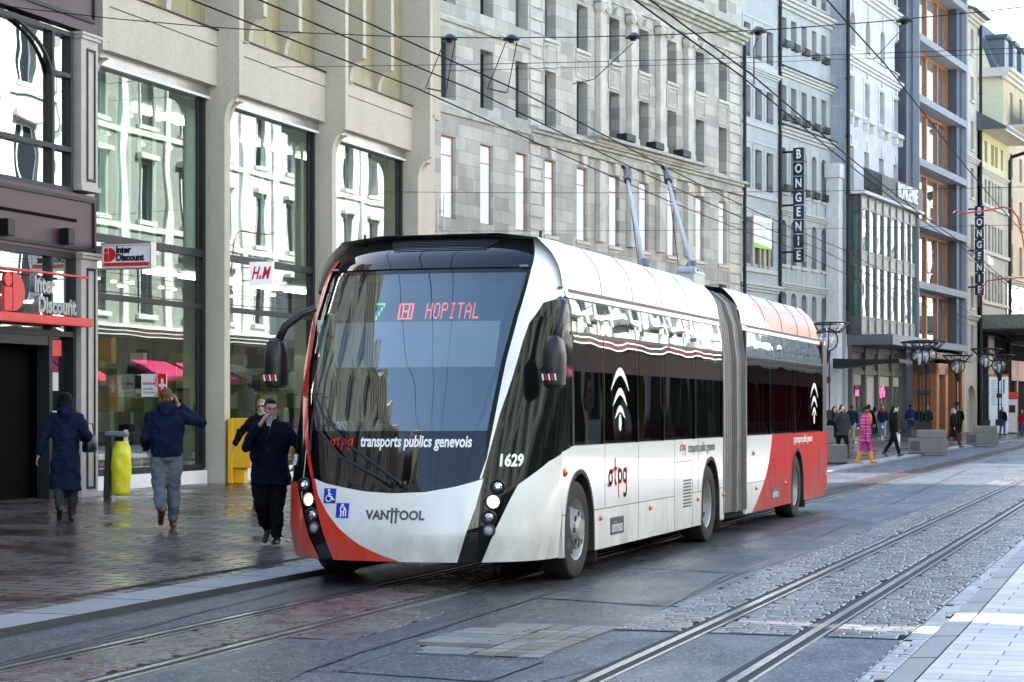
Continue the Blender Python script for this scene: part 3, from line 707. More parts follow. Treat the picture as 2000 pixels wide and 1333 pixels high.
for a,e in c4:
    a2,e2=a-.3,e-.3; b.box(a2-.3,e2+.3,-.4,0,18.18,18.42); b.box(a2-.2,a2+.05,-.3,0,17.75,18.17); b.box(e2-.05,e2+.2,-.3,0,17.75,18.17)
    pframe(b,a2-.22,e2+.22,18.45,20.8,0,.16,.06); m=(a2+e2)/2; b.box(m-.12,m+.12,-.12,0,20.82,21.1); b.box(m-.12,m+.12,-.1,0,16.7,17.2)
    b.box(a-.15,e+.15,-.12,0,22.1,22.22); m=(a+e)/2; b.box(m-.12,m+.12,-.1,0,24.25,25.1)
pieces(b,'stone_trim',M['etrim'],eb,bevel=.015)
for k in range(4): window(eb,2.5+k*2.6,26.2,1.8,2.3,-.02,'m',M['white'],M['pane'])
pipe(eb,-.05,5.9,27,-.15,.11)
# glazed bay with balcony on top
bp=[(.35,0),(.55,-.75),(13.4,-.75),(13.4,0)]
M['bayframe']=mat('bay_frame',(.17,.17,.165),.4,.3); M['bayglass']=pane('bay_glass',(.05,.10,.09),.12,.9,ior=1.7)
M['baypanel']=mat('bay_panel',(.30,.295,.275),.45,.2)
b=MB(); 
for z0,z1 in ((5.95,6.9),(9.85,10.6),(13.0,13.75)): b.box(.4,13.4,-.72,0,z0,z1,1)
for k in range(9):
    x=.5+k*1.6; b.box(x-.10,x+.10,-.80,-.6,5.95,13.75,0)
    if k<8:
        for z0,z1 in ((6.05,6.8),(9.95,10.5),(13.05,13.65)): pframe(b,x+.15,x+1.45,z0,z1,-.72,.06,.04,0)
for z in (6.9,9.82,10.6,12.97): b.box(.4,13.4,-.77,-.6,z,z+.06,0)
bay=b.build('bay_window',[M['bayframe'],M['baypanel']],eb)
b=MB()
for z0,z1 in ((6.9,9.85),(10.6,13.0)): b.box(.45,13.3,-.69,-.66,z0,z1)
b.build('pane',M['bayglass'],bay)
b=MB(); b.box(.40,.5,-.74,0,5.95,13.75,0); b.box(.38,.4,-.6,-.1,6.95,9.8,1); b.box(.38,.4,-.6,-.1,10.65,12.95,1); b.build('bay_side',[M['bayframe'],M['bayglass']],eb)
b=MB(); b.box(0,13.9,-1.1,0,13.76,13.95); b.build('balcony_slab',M['etrim'],eb,bevel=.03)
b=MB(); b.box(4.0,13.8,-1.02,-.98,14.0,15.25,0)
for k in range(26): b.box(.15+k*.15,.17+k*.15,-1.02,-.99,14.0,15.2,0)
b.box(.1,4.,-1.03,-.98,15.2,15.25,0); b.build('balcony_rail',M['frame'],eb)
text('BONGENIE',1.25,M['white'],eb,'lettering',frameM((9.8,-1.08,14.62),(1,0,0),(0,0,1)),.03,.02,.72,spacing=1.1)
b=MB(); b.box(.3,8.9,-2.6,0,5.3,5.9,0); b.box(8.9,13.6,-1.2,0,5.4,5.9,1); b.build('canopy',[mat('blue_grey_panel',(.10,.115,.135),.4),M['baypanel']],eb,bevel=.02)
shopm=mat('olive_shopfront',(.10,.095,.075),.5)
b=MB(); xs=[.6,3.4,6.2,9.4,11.8,13.4]
for x in xs: b.box(x-.16,x+.16,-.25,0,.1,5.3)
for z0,z1 in ((4.95,5.3),(3.7,3.95),(.1,.6)): b.box(.45,13.5,-.2,0,z0,z1)
for x0,x1 in zip(xs,xs[1:]): pframe(b,x0+.3,x1-.3,4.05,4.85,-.1,.06,.04); b.box(x0+.16,x1-.16,-.1,0,3.95,4.95)
sf=b.build('shopfront',shopm,eb); 
b=MB(); b.box(.6,3.2,-.05,-.02,.6,3.7); b.box(6.3,13.2,-.05,-.02,.6,3.7); b.build('pane',M['pane_bright'],sf)
b=MB(); b.box(.8,2.9,-.07,-.055,3.1,3.68); b.box(6.5,9.2,-.07,-.055,3.1,3.68); b.box(9.7,11.5,-.07,-.055,3.1,3.68); pieces(b,'blind',mat('cream_blind',(.5,.47,.38),.7),sf)
b=MB(); b.box(.1,2.,-3.0,.0,4.3,4.5,0); b.prism([(-3.4,4.35),(0,3.95),(0,4.5)],-2.6,-.9,'x'); b.build('awning',M['frame'],eb)
# ================================================================ dark framed building with orange timber mullions
M['bluef']=mat('slate_blue_frame',(.052,.062,.085),.45,var=.1); M['pcon']=mat('pale_precast',(.28,.295,.32),.7,var=.06)
M['fglass']=pane('tall_glass',(.14,.155,.15),.2,.6,ior=3.0)
fb=empty('timber_mullion_building',(-15.303,126.457,0),ER,'modern building with slate blue frame and tall orange timber mullions','building')
zs=[5.62,9.22,13.02,16.82,20.76,24.55,28.6,32.5]
b=MB(); b.box(-1.6,0,.0,8,0,33,0); b.box(0,.12,-.4,8,5.6,33,1); b.box(13.3,13.75,-.4,9,5.6,33,1); b.box(11.9,13.3,-.05,1.2,5.6,33,0); b.box(0.12,13.3,1.3,9,5.6,33,0)
b.build('frame',[M['bluef'],M['pcon']],fb)
b=MB()
for z in zs: b.box(.12,13.3,-.42,1.3,z,z+.44)
b.build('floor_slab',M['pcon'],fb)
for z0,z1 in zip(zs,zs[1:]):
    f=MB(); 
    for x in (.15,2.65,5.75,8.8,11.6): f.box(x,x+.30,.55,.75,z0+.44,z1)
    f.box(.15,11.9,.56,.75,z1-.2,z1-.001); f.box(.15,11.9,.58,.75,z0+.44,z0+.6)
    w=f.build('window',M['wood'],fb); MB().box(.2,11.8,.7,.74,z0+.44,z1).build('pane',M['fglass'],w)
b=MB(); b.box(.0,13.6,.6,.9,.1,5.6,0); b.box(0,13.6,-1.0,.6,4.9,5.3,2); b.build('shopfront',[M['room'],M['wood'],M['frame']],fb)
b=MB(); b.box(1.2,1.9,-1.2,.6,.1,4.6,0); b.box(3.6,4.3,-1.2,.6,.1,4.4,0); b.box(1.2,4.3,-1.2,.6,3.9,4.6,0); b.box(9.4,9.9,-.6,.5,.1,4.9,0); b.box(11.,11.6,-.6,.5,.1,4.9,0); pieces(b,'portal',M['wood'],fb)
# ================================================================ beige house
M['beige']=stone('beige_stone',(.55,.50,.40),1.2,.6,.005,.08,.8,.2,mcol=.8,bmp=.06)
M['beigetrim']=mat('beige_trim',(.56,.52,.43),.8,var=.1)
M['slate']=mat('slate_roof',(.085,.095,.10),.5,var=.25,vs=6); M['yellow']=mat('yellow_render',(.62,.56,.30),.85,var=.05); M['yside']=mat('pale_yellow_render',(.66,.62,.40),.85,var=.06)
gb=empty('beige_house',(-13.65,140.76,0),ER,'narrow beige house with two windows per floor between blue frame and yellow house','building')
hg=[(26.4,28.15),(23.2,24.85),(19.8,21.75),(16.45,18.5),(12.4,14.6),(8.8,11),(5.4,7.6)]
HG=[(a,e,z0,z1) for a,e in ((.35,1.4),(2.4,3.4)) for z0,z1 in hg]+[(1.2,4.1,.2,3.4,1.3)]
b=MB(); wall(b,-.2,4.6,0,29,HG,0,.4); b.build('wall',M['beige'],gb); MB().box(-.2,4.6,.5,9,0,29).build('shell',M['room'],gb)
for h in HG[:-1]: window(gb,h[0],h[2],h[1]-h[0],h[3]-h[2],.3,'mt',M['white'],M['pane'])
b=MB(); b.box(1.2,4.1,.4,.44,.2,3.4); b.build('door',mat('cream_door',(.42,.40,.33),.6),gb)
b=MB(); cornice(b,-.2,4.7,18.85,.35,.3); cornice(b,-.2,4.7,7.95,.35,.3); cornice(b,-.2,4.7,28.5,.5,.6); cornice(b,-.2,4.7,12.,.25,.2)
for a,e in ((.35,1.4),(2.4,3.4)):
    for z0,z1 in hg: b.box(a-.1,e+.1,-.12,0,z0-.18,z0)
pieces(b,'stone_trim',M['beigetrim'],gb,bevel=.01)
b=MB(); b.prism([(-1.0,29.02),(0,29.02),(6,32)],-.3,4.8,'x'); b.build('roof',M['slate'],gb)
pipe(gb,4.5,0,29,-.25,.11)
# ================================================================ small yellow house, and the tall mansard house beyond
hb=empty('yellow_house',(-12.90,145.38,0),ER,'low yellow and stone house with deep eaves and rows of narrow windows','building')
hx=[(1.4,2.35),(3.6,4.6),(5.0,5.9),(7.0,7.8)]; hx2=[(1.4,2.1),(2.6,3.35),(3.85,4.5),(4.85,5.5),(5.95,6.6),(6.9,7.6)]
HH=[(a,e,19.3,20.8) for a,e in hx]+[(a,e,16.4,18.1) for a,e in hx2]+[(a,e,13.1,14.95) for a,e in hx2]+[(a,e,9.5,11.65,.3) for a,e in hx2]
b=MB(); wall(b,0,9.3,18.6,21.6,HH,0,.35); b.build('render_wall',M['yellow'],hb)
b=MB(); wall(b,0,9.3,0,18.6,HH,0,.35); b.build('wall',M['beige'],hb); MB().box(0,9.3,.45,10,0,21.6).build('shell',M['room'],hb)
for h in HH: window(hb,h[0],h[2],h[1]-h[0],h[3]-h[2],.28,'m',M['bluewin'],M['pane'])
b=MB(); cornice(b,0,9.3,18.45,.3,.25); b.box(0,9.3,-.2,0,16.1,16.3); b.box(0,9.3,-.25,0,12.75,13.0); b.box(0,9.3,-.2,0,9.2,9.4); pieces(b,'stone_trim',M['beigetrim'],hb)
b=MB(); b.prism([(-1.9,21.35),(-1.9,21.5),(6,26),(6,21.5),(0,21.35)],-.4,9.6,'x'); b.build('roof',M['slate'],hb)
b=MB(); b.box(-.3,9.4,-1.85,-1.7,21.2,21.36,0); b.box(-.3,9.4,-1.8,0,21.33,21.349,0); b.build('eaves',M['beigetrim'],hb)
b=MB(); b.tube([(9.35,-1.9,21.3),(9.35,-1.7,20.9),(9.35,-.3,20.5),(9.35,-.2,20.2),(9.35,-.2,0)],.13,8); b.build('drainpipe',M['iron'],hb)
b=MB(); b.box(.4,9.5,-3.4,0,7.4,8.4,0); b.box(.4,9.5,-3.3,0,7.2,7.4,1); b.build('canopy',[mat('moss_canopy',(.16,.17,.13),.7,var=.2),M['frame']],hb,bevel=.03)
b=MB(); b.box(.3,9.4,-.05,.3,.1,7.2,0); b.box(2.,4.,-.15,-.05,.2,7,1); b.build('shopfront',[M['room'],M['redwood']],hb)
b=MB(); b.box(.6,1.3,-.2,-.05,11.9,13.0,1); b.build('sign_panel',[M['frame'],M['bluef']],hb)
text("Vidy's",.95,M['white'],hb,'lettering',frameM((2.6,-.12,12.35),(1,0,0),(0,0,1)),.04,.03,.9)
ib=empty('mansard_house',(-11.97,153.75,0),ER,'tall ochre house with slate mansard roof, dormers and balcony at the right edge','building')
M['ochre']=stone('ochre_stone',(.58,.46,.30),1.3,.7,.005,.08,.8,.2,mcol=.8,bmp=.06)
HI=[(a,a+1.1,z0,z1) for a in (2.4,6.0,9.6,13) for z0,z1 in ((23.3,25.6),(19.2,21.0),(15.3,17.7),(12.0,14.2))]
b=MB(); wall(b,0,22,0,27,HI,0,.4); b.build('wall',M['ochre'],ib)
b=MB(); b.add([(0,0,0),(0,14,0),(0,14,27),(0,0,27)],[(0,1,2,3)]); b.prism([(.9,27),(11,27),(11,31.5),(2.6,31.5)],.0,.05,'x'); b.build('side_wall',M['yside'],ib)
MB().box(.06,22,.5,14,0,27).build('shell',M['room'],ib)
for h in HI: window(ib,h[0],h[2],h[1]-h[0],h[3]-h[2],.3,'m',M['white'],M['pane'])
b=MB(); cornice(b,-.5,22,26.2,.8,.7); cornice(b,0,22,22.4,.4,.4); cornice(b,0,22,11.2,.4,.4); b.box(-.45,0,-.3,5,26.4,27.05); pieces(b,'stone_trim',M['beigetrim'],ib)
b=MB(); b.prism([(.5,27.05),(2.2,31),(9,32.5),(12,27.05)],.06,22,'x'); b.box(-.15,.35,.4,.9,27.05,27.3); b.build('roof',M['slate'],ib)
for x in (2.0,5.2,8.4,11.6):
    b=MB(); b.box(x,x+1.5,.35,2.4,27.1,29.6,0); b.box(x-.25,x+1.75,.1,2.6,29.6,29.9,1); dm=b.build('dormer',[M['bluewin'],M['slate']],ib); window(dm,x+.2,27.3,1.1,2.1,.34,'m',M['white'],M['pane'])
b=MB(); b.box(1.8,14,-1.3,0,22.8,23.05,0); b.box(1.8,14,-1.28,-1.22,23.1,24.3,1); b.build('balcony',[M['beigetrim'],M['redwood']],ib)
b=MB(); b.box(0,22,-.1,.2,.1,6.6,0); b.box(.8,12,-.3,-.1,3.9,5.4,1); b.box(.8,1.3,-.3,-.1,.1,5.4,1); b.box(3.5,4,-.3,-.1,.1,5.4,1); b.build('shopfront',[M['room'],M['wood']],ib)
b=MB(); b.box(0,22,-3.4,0,6.7,8.3); b.build('canopy',mat('bronze_canopy',(.05,.045,.04),.4),ib)
b=MB(); b.box(.3,22,-.12,.1,8.35,11.1); b.build('glazing',M['pane_bright'],ib)
# ================================================================ the other side of the street and the corner behind: they light and mirror in glass and paint
def backrow(name,label,loc,rz,L,H,m,trim,n,floors,shop=None,fas=None,dep=12,g='buildings mirrored in the shop and bus windows'):
    r=empty(name,loc,rz,label,'building',g)
    st=L/n; fh=(H-5.2)/floors; hs=[]
    for i in range(n):
        for k in range(floors): hs.append((i*st+st*.33,i*st+st*.67,5.9+k*fh,5.9+k*fh+fh*.62))
    b=MB(); wall(b,0,L,4.8,H,hs,0,.35); b.box(0,L,.5,dep,0,H,1); b.box(0,L,.45,.5,0,4.8,1); b.build('wall',[m,M['room']],r)
    for h in hs: window(r,h[0],h[2],h[1]-h[0],h[3]-h[2],.3,'m',M['white'],M['pane'])
    b=MB(); cornice(b,0,L,H-.8,.8,.9,0,4); cornice(b,0,L,4.9,.5,.5)
    for k in range(1,floors): b.box(0,L,-.15,0,5.4+k*fh,5.65+k*fh)
    for h in hs: b.box(h[0]-.25,h[1]+.25,-.3,0,h[3]+.12,h[3]+.34); b.box(h[0]-.2,h[1]+.2,-.2,0,h[2]-.2,h[2])
    for i in range(n+1): b.box(i*st-.25 if i else 0,min(L,i*st+.25),-.14,0,5.4,H-.8)
    pieces(b,'stone_trim',trim,r)
    if shop:
        b=MB(); 
        for i in range(n): b.box(i*st+.3,i*st+st-.3,.38,.44,.3,3.5,0)
        b.build('shopfront',M['pane'],r)
        b=MB()
        for i in range(n+1): b.box(max(0,i*st-.3),min(L,i*st+.3),-.05,.45,0,4.8)
        b.box(0,L,-.1,.4,3.5,4.8); b.build('shop_pier',darkshop,r)
        for i in range(n):
            if i%3<2: MB().prism([(-1.8,2.9),(-1.8,3.15),(0,3.9),(0,3.7)],i*st+.35,i*st+st-.35,'x').build('awning',shop,r)
    return r
cream=mat('cream_render',(.46,.47,.44),.85,var=.1); whi=mat('white_render',(.74,.76,.74),.85,var=.08); rose=mat('rose_stone',(.50,.49,.46),.85,var=.1); trim=mat('pale_cornice',(.60,.61,.58),.8,var=.1)
darkshop=mat('dark_shop_pier',(.008,.006,.006),.8,var=.3,vs=.6,spec=.1)
pink=mat('pink_awning',(.50,.02,.11),.7); blk=mat('black_awning',(.03,.03,.035),.7)
greyg=mat('grey_green_stone',(.25,.275,.25),.85,var=.2)
yy=-30
for k,(L,H,m,s) in enumerate([(30,21,cream,blk),(26,23,greyg,blk),(32,20,rose,blk),(28,22,greyg,pink),(36,21,whi,blk),(40,23,cream,blk),(44,22,whi,pink),(44,24,rose,blk),(50,22,cream,blk)]):
    yy+=L
    backrow('opposite_building',['cream corniced building with black awnings mirrored in the glass','grey green building with black awnings mirrored in the bus front','rose stone building with black awnings mirrored in the glass','grey green building with pink awnings mirrored in the bus windows','white corniced building mirrored in the far bus windows','cream building with black awnings mirrored by the glazed bay','white building mirrored in the timber mullion windows','rose building mirrored in the timber mullion windows','cream building closing the mirrored street front'][k],(9.5 if k<1 else 8.2,yy,0),R(-90),L,H,m,trim,int(L/3.6),4,s)
for k,(y0,L,H,n,lab) in enumerate(((5,14,14.6,4,'low stone corner building mirrored at the left edge of the windscreen'),(-12,17,16,5,'ornate stone building with dormers mirrored in the bus windscreen'),(-46,34,22,9,'tall stone building mirrored low in the bus windscreen'))):
    r=backrow('corner_building',lab,(-17.4,y0,0),R(90),L,H,M['lime_trim'],M['lime_trim'],n,3 if k<2 else 5)
    for q in range(n):
        x=(q+.5)*L/n; b=MB(); b.box(x-.7,x+.7,.3,2.2,H,H+1.9); b.prism([(x-.95,H+1.9),(x+.95,H+1.9),(x,H+2.9)],.1,2.2,'y'); b.build('dormer',M['lime_trim'],r)
backrow('sun_cutoff_building','plain unseen block added behind the concrete shop to cut off the sun',(-40,62,0),R(90),30,24,whi,trim,8,5)  # unseen block, added to bound the sun patch falling through the side street
# ================================================================ the articulated trolleybus
NE=2.4
def itp(x,xs,ys):
    if x<=xs[0]: return ys[0]
    for a,b,c,d in zip(xs,xs[1:],ys,ys[1:]):
        if x<=b: return c+(d-c)*(x-a)/(b-a)
    return ys[-1]
ZK=[.2,.5,.9,1.5,2.0,2.5,2.98,3.12,3.22,3.28]
Y0=[.06,.02,.1,.30,.50,.735,.97,1.08,1.22,1.42]
WK=[1.28,1.31,1.32,1.32,1.32,1.30,1.22,1.15,1.06,.97]
DK=[1.12,1.0,.93,.85,.75,.68,.6,.55,.45,.28]
def smooth_itp(z,ys):
    return (itp(z-.06,ZK,ys)+2*itp(z,ZK,ys)+itp(z+.06,ZK,ys))/4
def NS(a,z):
    """nose surface: a = degrees round the nose (0 centre, 90 where the flat side starts), z = height"""
    w=smooth_itp(z,WK); y0=smooth_itp(z,Y0); d=smooth_itp(z,DK)
    if abs(a)>90: return Vector((math.copysign(w,a),y0+d+(abs(a)-90)*.02,z))
    r=R(abs(a)); return Vector((math.copysign(w*math.sin(r)**(2/NE),a), y0+d*(1-max(0,math.cos(r))**(2/NE)), z))
def NN(a,z):
    t1=NS(a+1,z)-NS(a-1,z); t2=NS(a,z+.02)-NS(a,z-.02); return t1.cross(t2).normalized()
def NP(a,z,off=0):
    p=NS(a,z); return p+NN(a,z)*off if off else p
def a_y(y,z):
    y0=smooth_itp(z,Y0); d=smooth_itp(z,DK)
    if y>=y0+d: return 90+(y-y0-d)/.02
    return math.degrees(math.acos(max(0,1-(y-y0)/d)**(NE/2)))
def a_x(x,z):
    w=smooth_itp(z,WK); return math.copysign(math.degrees(math.asin(min(1,abs(x)/w)**(NE/2))),x)
def clip(poly,axis,val,keep_less):
    out=[];n=len(poly)
    for i in range(n):
        p,q=poly[i],poly[(i+1)%n]; ip=(p[axis]<=val) if keep_less else (p[axis]>=val); iq=(q[axis]<=val) if keep_less else (q[axis]>=val)
        if ip: out.append(p)
        if ip!=iq:
            t=(val-p[axis])/(q[axis]-p[axis]); r=[p[0]+(q[0]-p[0])*t,p[1]+(q[1]-p[1])*t]; r[axis]=val; out.append(tuple(r))
    return out
def npanel(name,poly,m,parent,off=.004,da=3.,dz=.06,fn=None):
    """a panel cut from the nose surface by an outline in (a,z)"""
    fn=fn or (lambda a,z: NP(a,z,off)); vs=[];fs=[];ix={}
    def vid(p):
        k=(round(p[0],3),round(p[1],4))
        if k not in ix: ix[k]=len(vs); vs.append(tuple(fn(*p)))
        return ix[k]
    a0,a1=min(p[0] for p in poly),max(p[0] for p in poly); z0,z1=min(p[1] for p in poly),max(p[1] for p in poly)
    i=math.floor(a0/da)
    while i*da<a1:
        col=clip(clip(poly,0,i*da,False),0,(i+1)*da,True)
        if len(col)>2:
            j=math.floor(z0/dz)
            while j*dz<z1:
                c=clip(clip(col,1,j*dz,False),1,(j+1)*dz,True)
                if len(c)>2:
                    f=[]
                    for p in c:
                        k=vid(p)
                        if k not in f: f.append(k)
                    if len(f)>2: fs.append(tuple(f))
                j+=1
        i+=1
    me=bpy.data.meshes.new(name); me.from_pydata(vs,[],fs); me.materials.append(m)
    bm=bmesh.new(); bm.from_mesh(me); bmesh.ops.recalc_face_normals(bm,faces=bm.faces); bm.to_mesh(me); bm.free()
    me.polygons.foreach_set('use_smooth',[True]*len(fs))
    o=bpy.data.objects.new(name,me); COL.objects.link(o); o.parent=parent; return o
BUS=empty('articulated_bus',(-6.77,17.1,0),0,'long white, red and black articulated trolleybus with two roof poles','bus')
def paint(name,col,rough=.28,coat=.6,dirt=.12):
    m,n,p=newmat(name); co=objco(n); p.inputs['Roughness'].default_value=rough; p.inputs['Coat Weight'].default_value=coat; p.inputs['Coat Roughness'].default_value=.05
    sx=n.nodes.new('ShaderNodeSeparateXYZ'); n.links.new(co,sx.inputs[0])
    low=ramp(n,sx.outputs[2],.22,.85,.85,.03); d=ramp(n,noise(n,mapping(n,co,(1,1.5,.6)),2.6,7,.7),.36,.78)
    mm=n.nodes.new('ShaderNodeMath'); mm.operation='MULTIPLY'; n.links.new(low,mm.inputs[0]); n.links.new(d,mm.inputs[1])
    c=mixrgb(n,ramp(n,noise(n,co,.9,3),.3,.7,0,dirt),col,tuple(k*.8 for k in col)); c=mixrgb(n,mm.outputs[0],c,(.25,.235,.205)); n.links.new(c,p.inputs['Base Color'])
    bump(n,p,noise(n,mapping(n,co,(1,.8,1.2)),1.6,2,.4),.05,.05); return m
B={}
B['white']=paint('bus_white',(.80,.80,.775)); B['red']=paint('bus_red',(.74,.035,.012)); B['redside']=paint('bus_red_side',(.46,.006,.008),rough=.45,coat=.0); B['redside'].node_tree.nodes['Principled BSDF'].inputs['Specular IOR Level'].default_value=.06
B['gloss']=mat('gloss_black',(.004,.004,.005),.04,var=0,coat=.35)
B['satin']=mat('satin_black',(.012,.012,.013),.38,var=0); B['rubber']=mat('rubber',(.022,.021,.020),.75,var=.25,vs=9,bmp=.1)
B['screen']=glass('windscreen',(.52,.58,.60),.15,wave=.05,wscale=.8,fres=1.55)
B['tint']=glass('tinted_glass',(.36,.41,.39),.15,wave=.06,wscale=1.1,fres=1.6)
B['bellow']=mat('bellows_fabric',(.19,.185,.175),.55,var=.2,vs=3)
B['in']=mat('bus_interior',(.05,.052,.055),.8,var=.2); B['grey']=mat('grey_plastic',(.16,.165,.17),.6); B['seat']=mat('seat_cloth',(.22,.03,.06),.8)
# --- black glossy nose, with an opening for the windscreen
scrL=[(-44,1.43),(-50.3,1.78),(-53.8,2.08),(-57,2.47),(-56.5,2.74),(-54.5,2.93)]; scrR=[(33.6,1.44),(36.6,2.07),(40.6,2.51),(48.2,2.93)]
nb=[];Zt=3.28
B['cab']=mat('cab_glass',(.006,.009,.008),.06,var=0,spec=.22)
npanel('nose_shell',[(-110,.25),(33.6,.25)]+[scrR[0]]+[scrL[0]]+[(-100,1.44)],B['gloss'],BUS,0)
npanel('cab_side_glass',[(33.6,.25),(110,.25),(100,1.44),(95,2.93),scrR[-1]]+scrR[-2::-1],B['cab'],BUS,0)
npanel('nose_shell',[scrL[0]]+scrL[1:]+[(-95,2.93),(-100,1.44)],B['gloss'],BUS,0)
npanel('nose_shell',[(-95,2.93),scrL[-1],scrR[-1],(95,2.93),(95,2.965),(-95,2.965)],B['gloss'],BUS,0)
npanel('roof_visor',[(-95,2.98),(95,2.98),(92,3.28),(-92,3.28)],B['gloss'],BUS,.003,dz=.03)
npanel('visor_seam',[(-62,2.955),(52,2.955),(52,2.99),(-62,2.99)],B['satin'],BUS,-.012)
npanel('windscreen',scrL+scrR[::-1],B['screen'],BUS,-.002)
# grille in the visor
b=MB()
for k in range(6):
    z=3.165+k*.019; L=-17.5-k*1.4; Q=25+k*1.8
    P=[NP(L+(Q-L)*i/16,z,.012) for i in range(17)]; b.tube(P,.007,5)
b.build('roof_grille',B['satin'],BUS)
# --- coloured panels of the nose
curve=[(-38.2,1.0),(-35.4,.982),(-32.0,.835),(-25.5,.67),(-18.4,.532),(-9.8,.397),(-3.1,.318),(1.5,.262)]
gb_=[(-35.4,.985),(-28,.945),(-16.1,.905),(-8,.878),(0.2,.867),(10.1,.88),(22.1,.93),(29,.97),(34.2,1.0)]
npanel('front_panel',gb_+[(31.6,.745),(27.6,.482),(24.2,.25),(2.2,.25)]+curve[:1:-1],B['white'],BUS,.012)
npanel('front_panel_red',[(-38.4,1.0),(-32.6,.722),(-27,.457),(-23.4,.25),(2.2,.25)]+curve[::-1][:-1],B['red'],BUS,.010)
redi=[(-36.1,1.0),(-40.2,1.157),(-45.8,1.43),(-51.6,1.78),(-55.3,2.077),(-58.4,2.47),(-58.8,2.885),(-57,3.08)]
redo=[(-38.6,1.0),(-45.8,1.257),(-55.5,1.6),(-63,1.9),(-68.0,2.15),(-71.5,2.47),(-71.5,2.8),(-64,3.08)]
npanel('pillar_red',redi+redo[::-1],B['red'],BUS,.016)
npanel('corner_panel_red',[(-52.3,.95),(-43.2,.657),(-36.6,.407),(-32,.25),(-92,.25),(-92,.95)],B['red'],BUS,.010)
npanel('pillar_white',[(32.3,1.0),(34.8,1.187),(36.2,1.45),(38.2,1.9),(39.4,2.11),(43.2,2.51),(51,2.96),(56,3.12),(62,3.28),(110,3.28),(112,2.715),(83.5,2.715),(72,2.68),(59.5,2.635),(50.0,2.438),(47.2,2.262),(43.2,1.902),(39.0,1.592),(37.7,1.45),(35.0,1.172),(33.4,1.0)],B['white'],BUS,.012)
chk=[(52.6,.947),(48.1,.797),(42.3,.565),(35.2,.25)]+[(a_y(1.055,.25),.25),(a_y(1.055,.7),.7),(a_y(1.055,1.0),1.0),(a_y(1.055,1.225),1.225)]+[(73.5,1.152),(61.8,1.042),(55.5,.977)]
npanel('cheek_panel',chk,B['white'],BUS,.012)
# faint crease of the front cover and shut lines of the visor
# --- lamps
lmR=[(41.6,.932,'c'),(39.7,.795,'o'),(38.2,.655,'c'),(38.4,.537,'g')]; lmL=[(-43.8,.927,'c'),(-38.6,.792,'o'),(-35.9,.652,'c'),(-34.0,.535,'g')]
chrome=mat('lamp_reflector',(.6,.6,.62),.08,1,var=0); lit=mat('lit_headlight',(1,.9,.72),.3,emit=1.1,ecol=(1,.86,.66),var=0); greyl=mat('grey_lens',(.3,.31,.32),.15,var=0,coat=1); drl=mat('lit_day_lamp',(.8,.9,.8),.3,emit=.25,ecol=(.85,1,.9),var=0)
def on_nose(a,z,off=.012):
    nn=NN(a,z); nn=Vector((nn.x*.5,nn.y,nn.z*.4)).normalized(); x=Vector((0,0,1)).cross(nn).normalized(); return frameM(NP(a,z,off),x,nn.cross(x))
for L in (lmR,lmL):
    for a,z,k in L:
        F4=on_nose(a,z); r={'c':.055,'o':.056,'g':.05}[k]
        h=MB().lathe([(r*1.28,-.05),(r*1.28,.008),(r*1.05,.016),(r,.004),(r,-.05)],20,F4).build('headlight',B['satin'],BUS,smooth='auto')
        MB().lathe([(r,-.01),(r*.85,.006),(r*.5,.015),(0,.018)],18,F4).build('lens',{'o':lit,'g':greyl,'c':chrome}[k],h,smooth=True)
        if k=='c': MB().lathe([(r*.32,.015),(r*.28,.022),(0,.024)],12,F4).build('bulb',drl if z>.8 else greyl,h)
# --- lettering and pictograms on the front
def fr(off,x0=0,z0=0):
    return lambda p: NP(a_x(p.x+x0,z0+p.y),z0+p.y,off+p.z)
WH=mat('white_letter',(.85,.85,.84),.5,var=0); RLB=mat('bright_red_letter',(.8,.02,.015),.5,var=0); RL=mat('red_letter',(.62,.03,.015),.45,var=0); GL=mat('grey_letter',(.09,.095,.1),.4,.3,var=0)
def tpg(parent,fn,s,mats,name='lettering'):
    """sigma-like o, then t p g, drawn with strokes on the given surface"""
    b=MB(); r=.16*s
    def st(P,w=.05*s):
        for (x0,z0),(x1,z1) in zip(P,P[1:]):
            d=Vector((x1-x0,z1-z0)); 
            if d.length<1e-6: continue
            d.normalize(); nx,nz=-d.y*w,d.x*w; ex,ez=d.x*w*.5,d.y*w*.5
            q=[(x0-ex+nx,z0-ez+nz),(x0-ex-nx,z0-ez-nz),(x1+ex-nx,z1+ez-nz),(x1+ex+nx,z1+ez+nz)]
            b.add([fn(Vector((x,z,0))) for x,z in q],[(0,1,2,3)])
    arc=lambda cx,cz,r,a0,a1,n=14:[(cx+r*math.cos(R(a0+(a1-a0)*k/n)),cz+r*math.sin(R(a0+(a1-a0)*k/n))) for k in range(n+1)]
    st(arc(.18*s,.2*s,r,0,360)); st([(.14*s,.37*s),(.48*s,.37*s)]); st([(-.08*s,.02*s),(.20*s,.02*s)])
    st([(.62*s,.66*s),(.62*s,.12*s)]+arc(.74*s,.14*s,.12*s,180,270,6)); st([(.52*s,.42*s),(.80*s,.42*s)])
    st([(.95*s,.42*s),(.95*s,-.32*s)]); st(arc(1.11*s,.22*s,r,0,360))
    st(arc(1.58*s,.22*s,r,0,360)); st([(1.74*s,.42*s),(1.74*s,-.12*s)]+arc(1.58*s,-.14*s,.16*s,0,-140,8))
    return b.build(name,mats,parent)
tpg(BUS,lambda p: NP(a_x(p.x-.705,1.30+p.y),1.30+p.y,.008),.138,RLB)
text('transports publics genevois',.148,WH,BUS,'lettering',fn=fr(.006,.155,1.335),ext=.001,bold=.004,xs=.655)
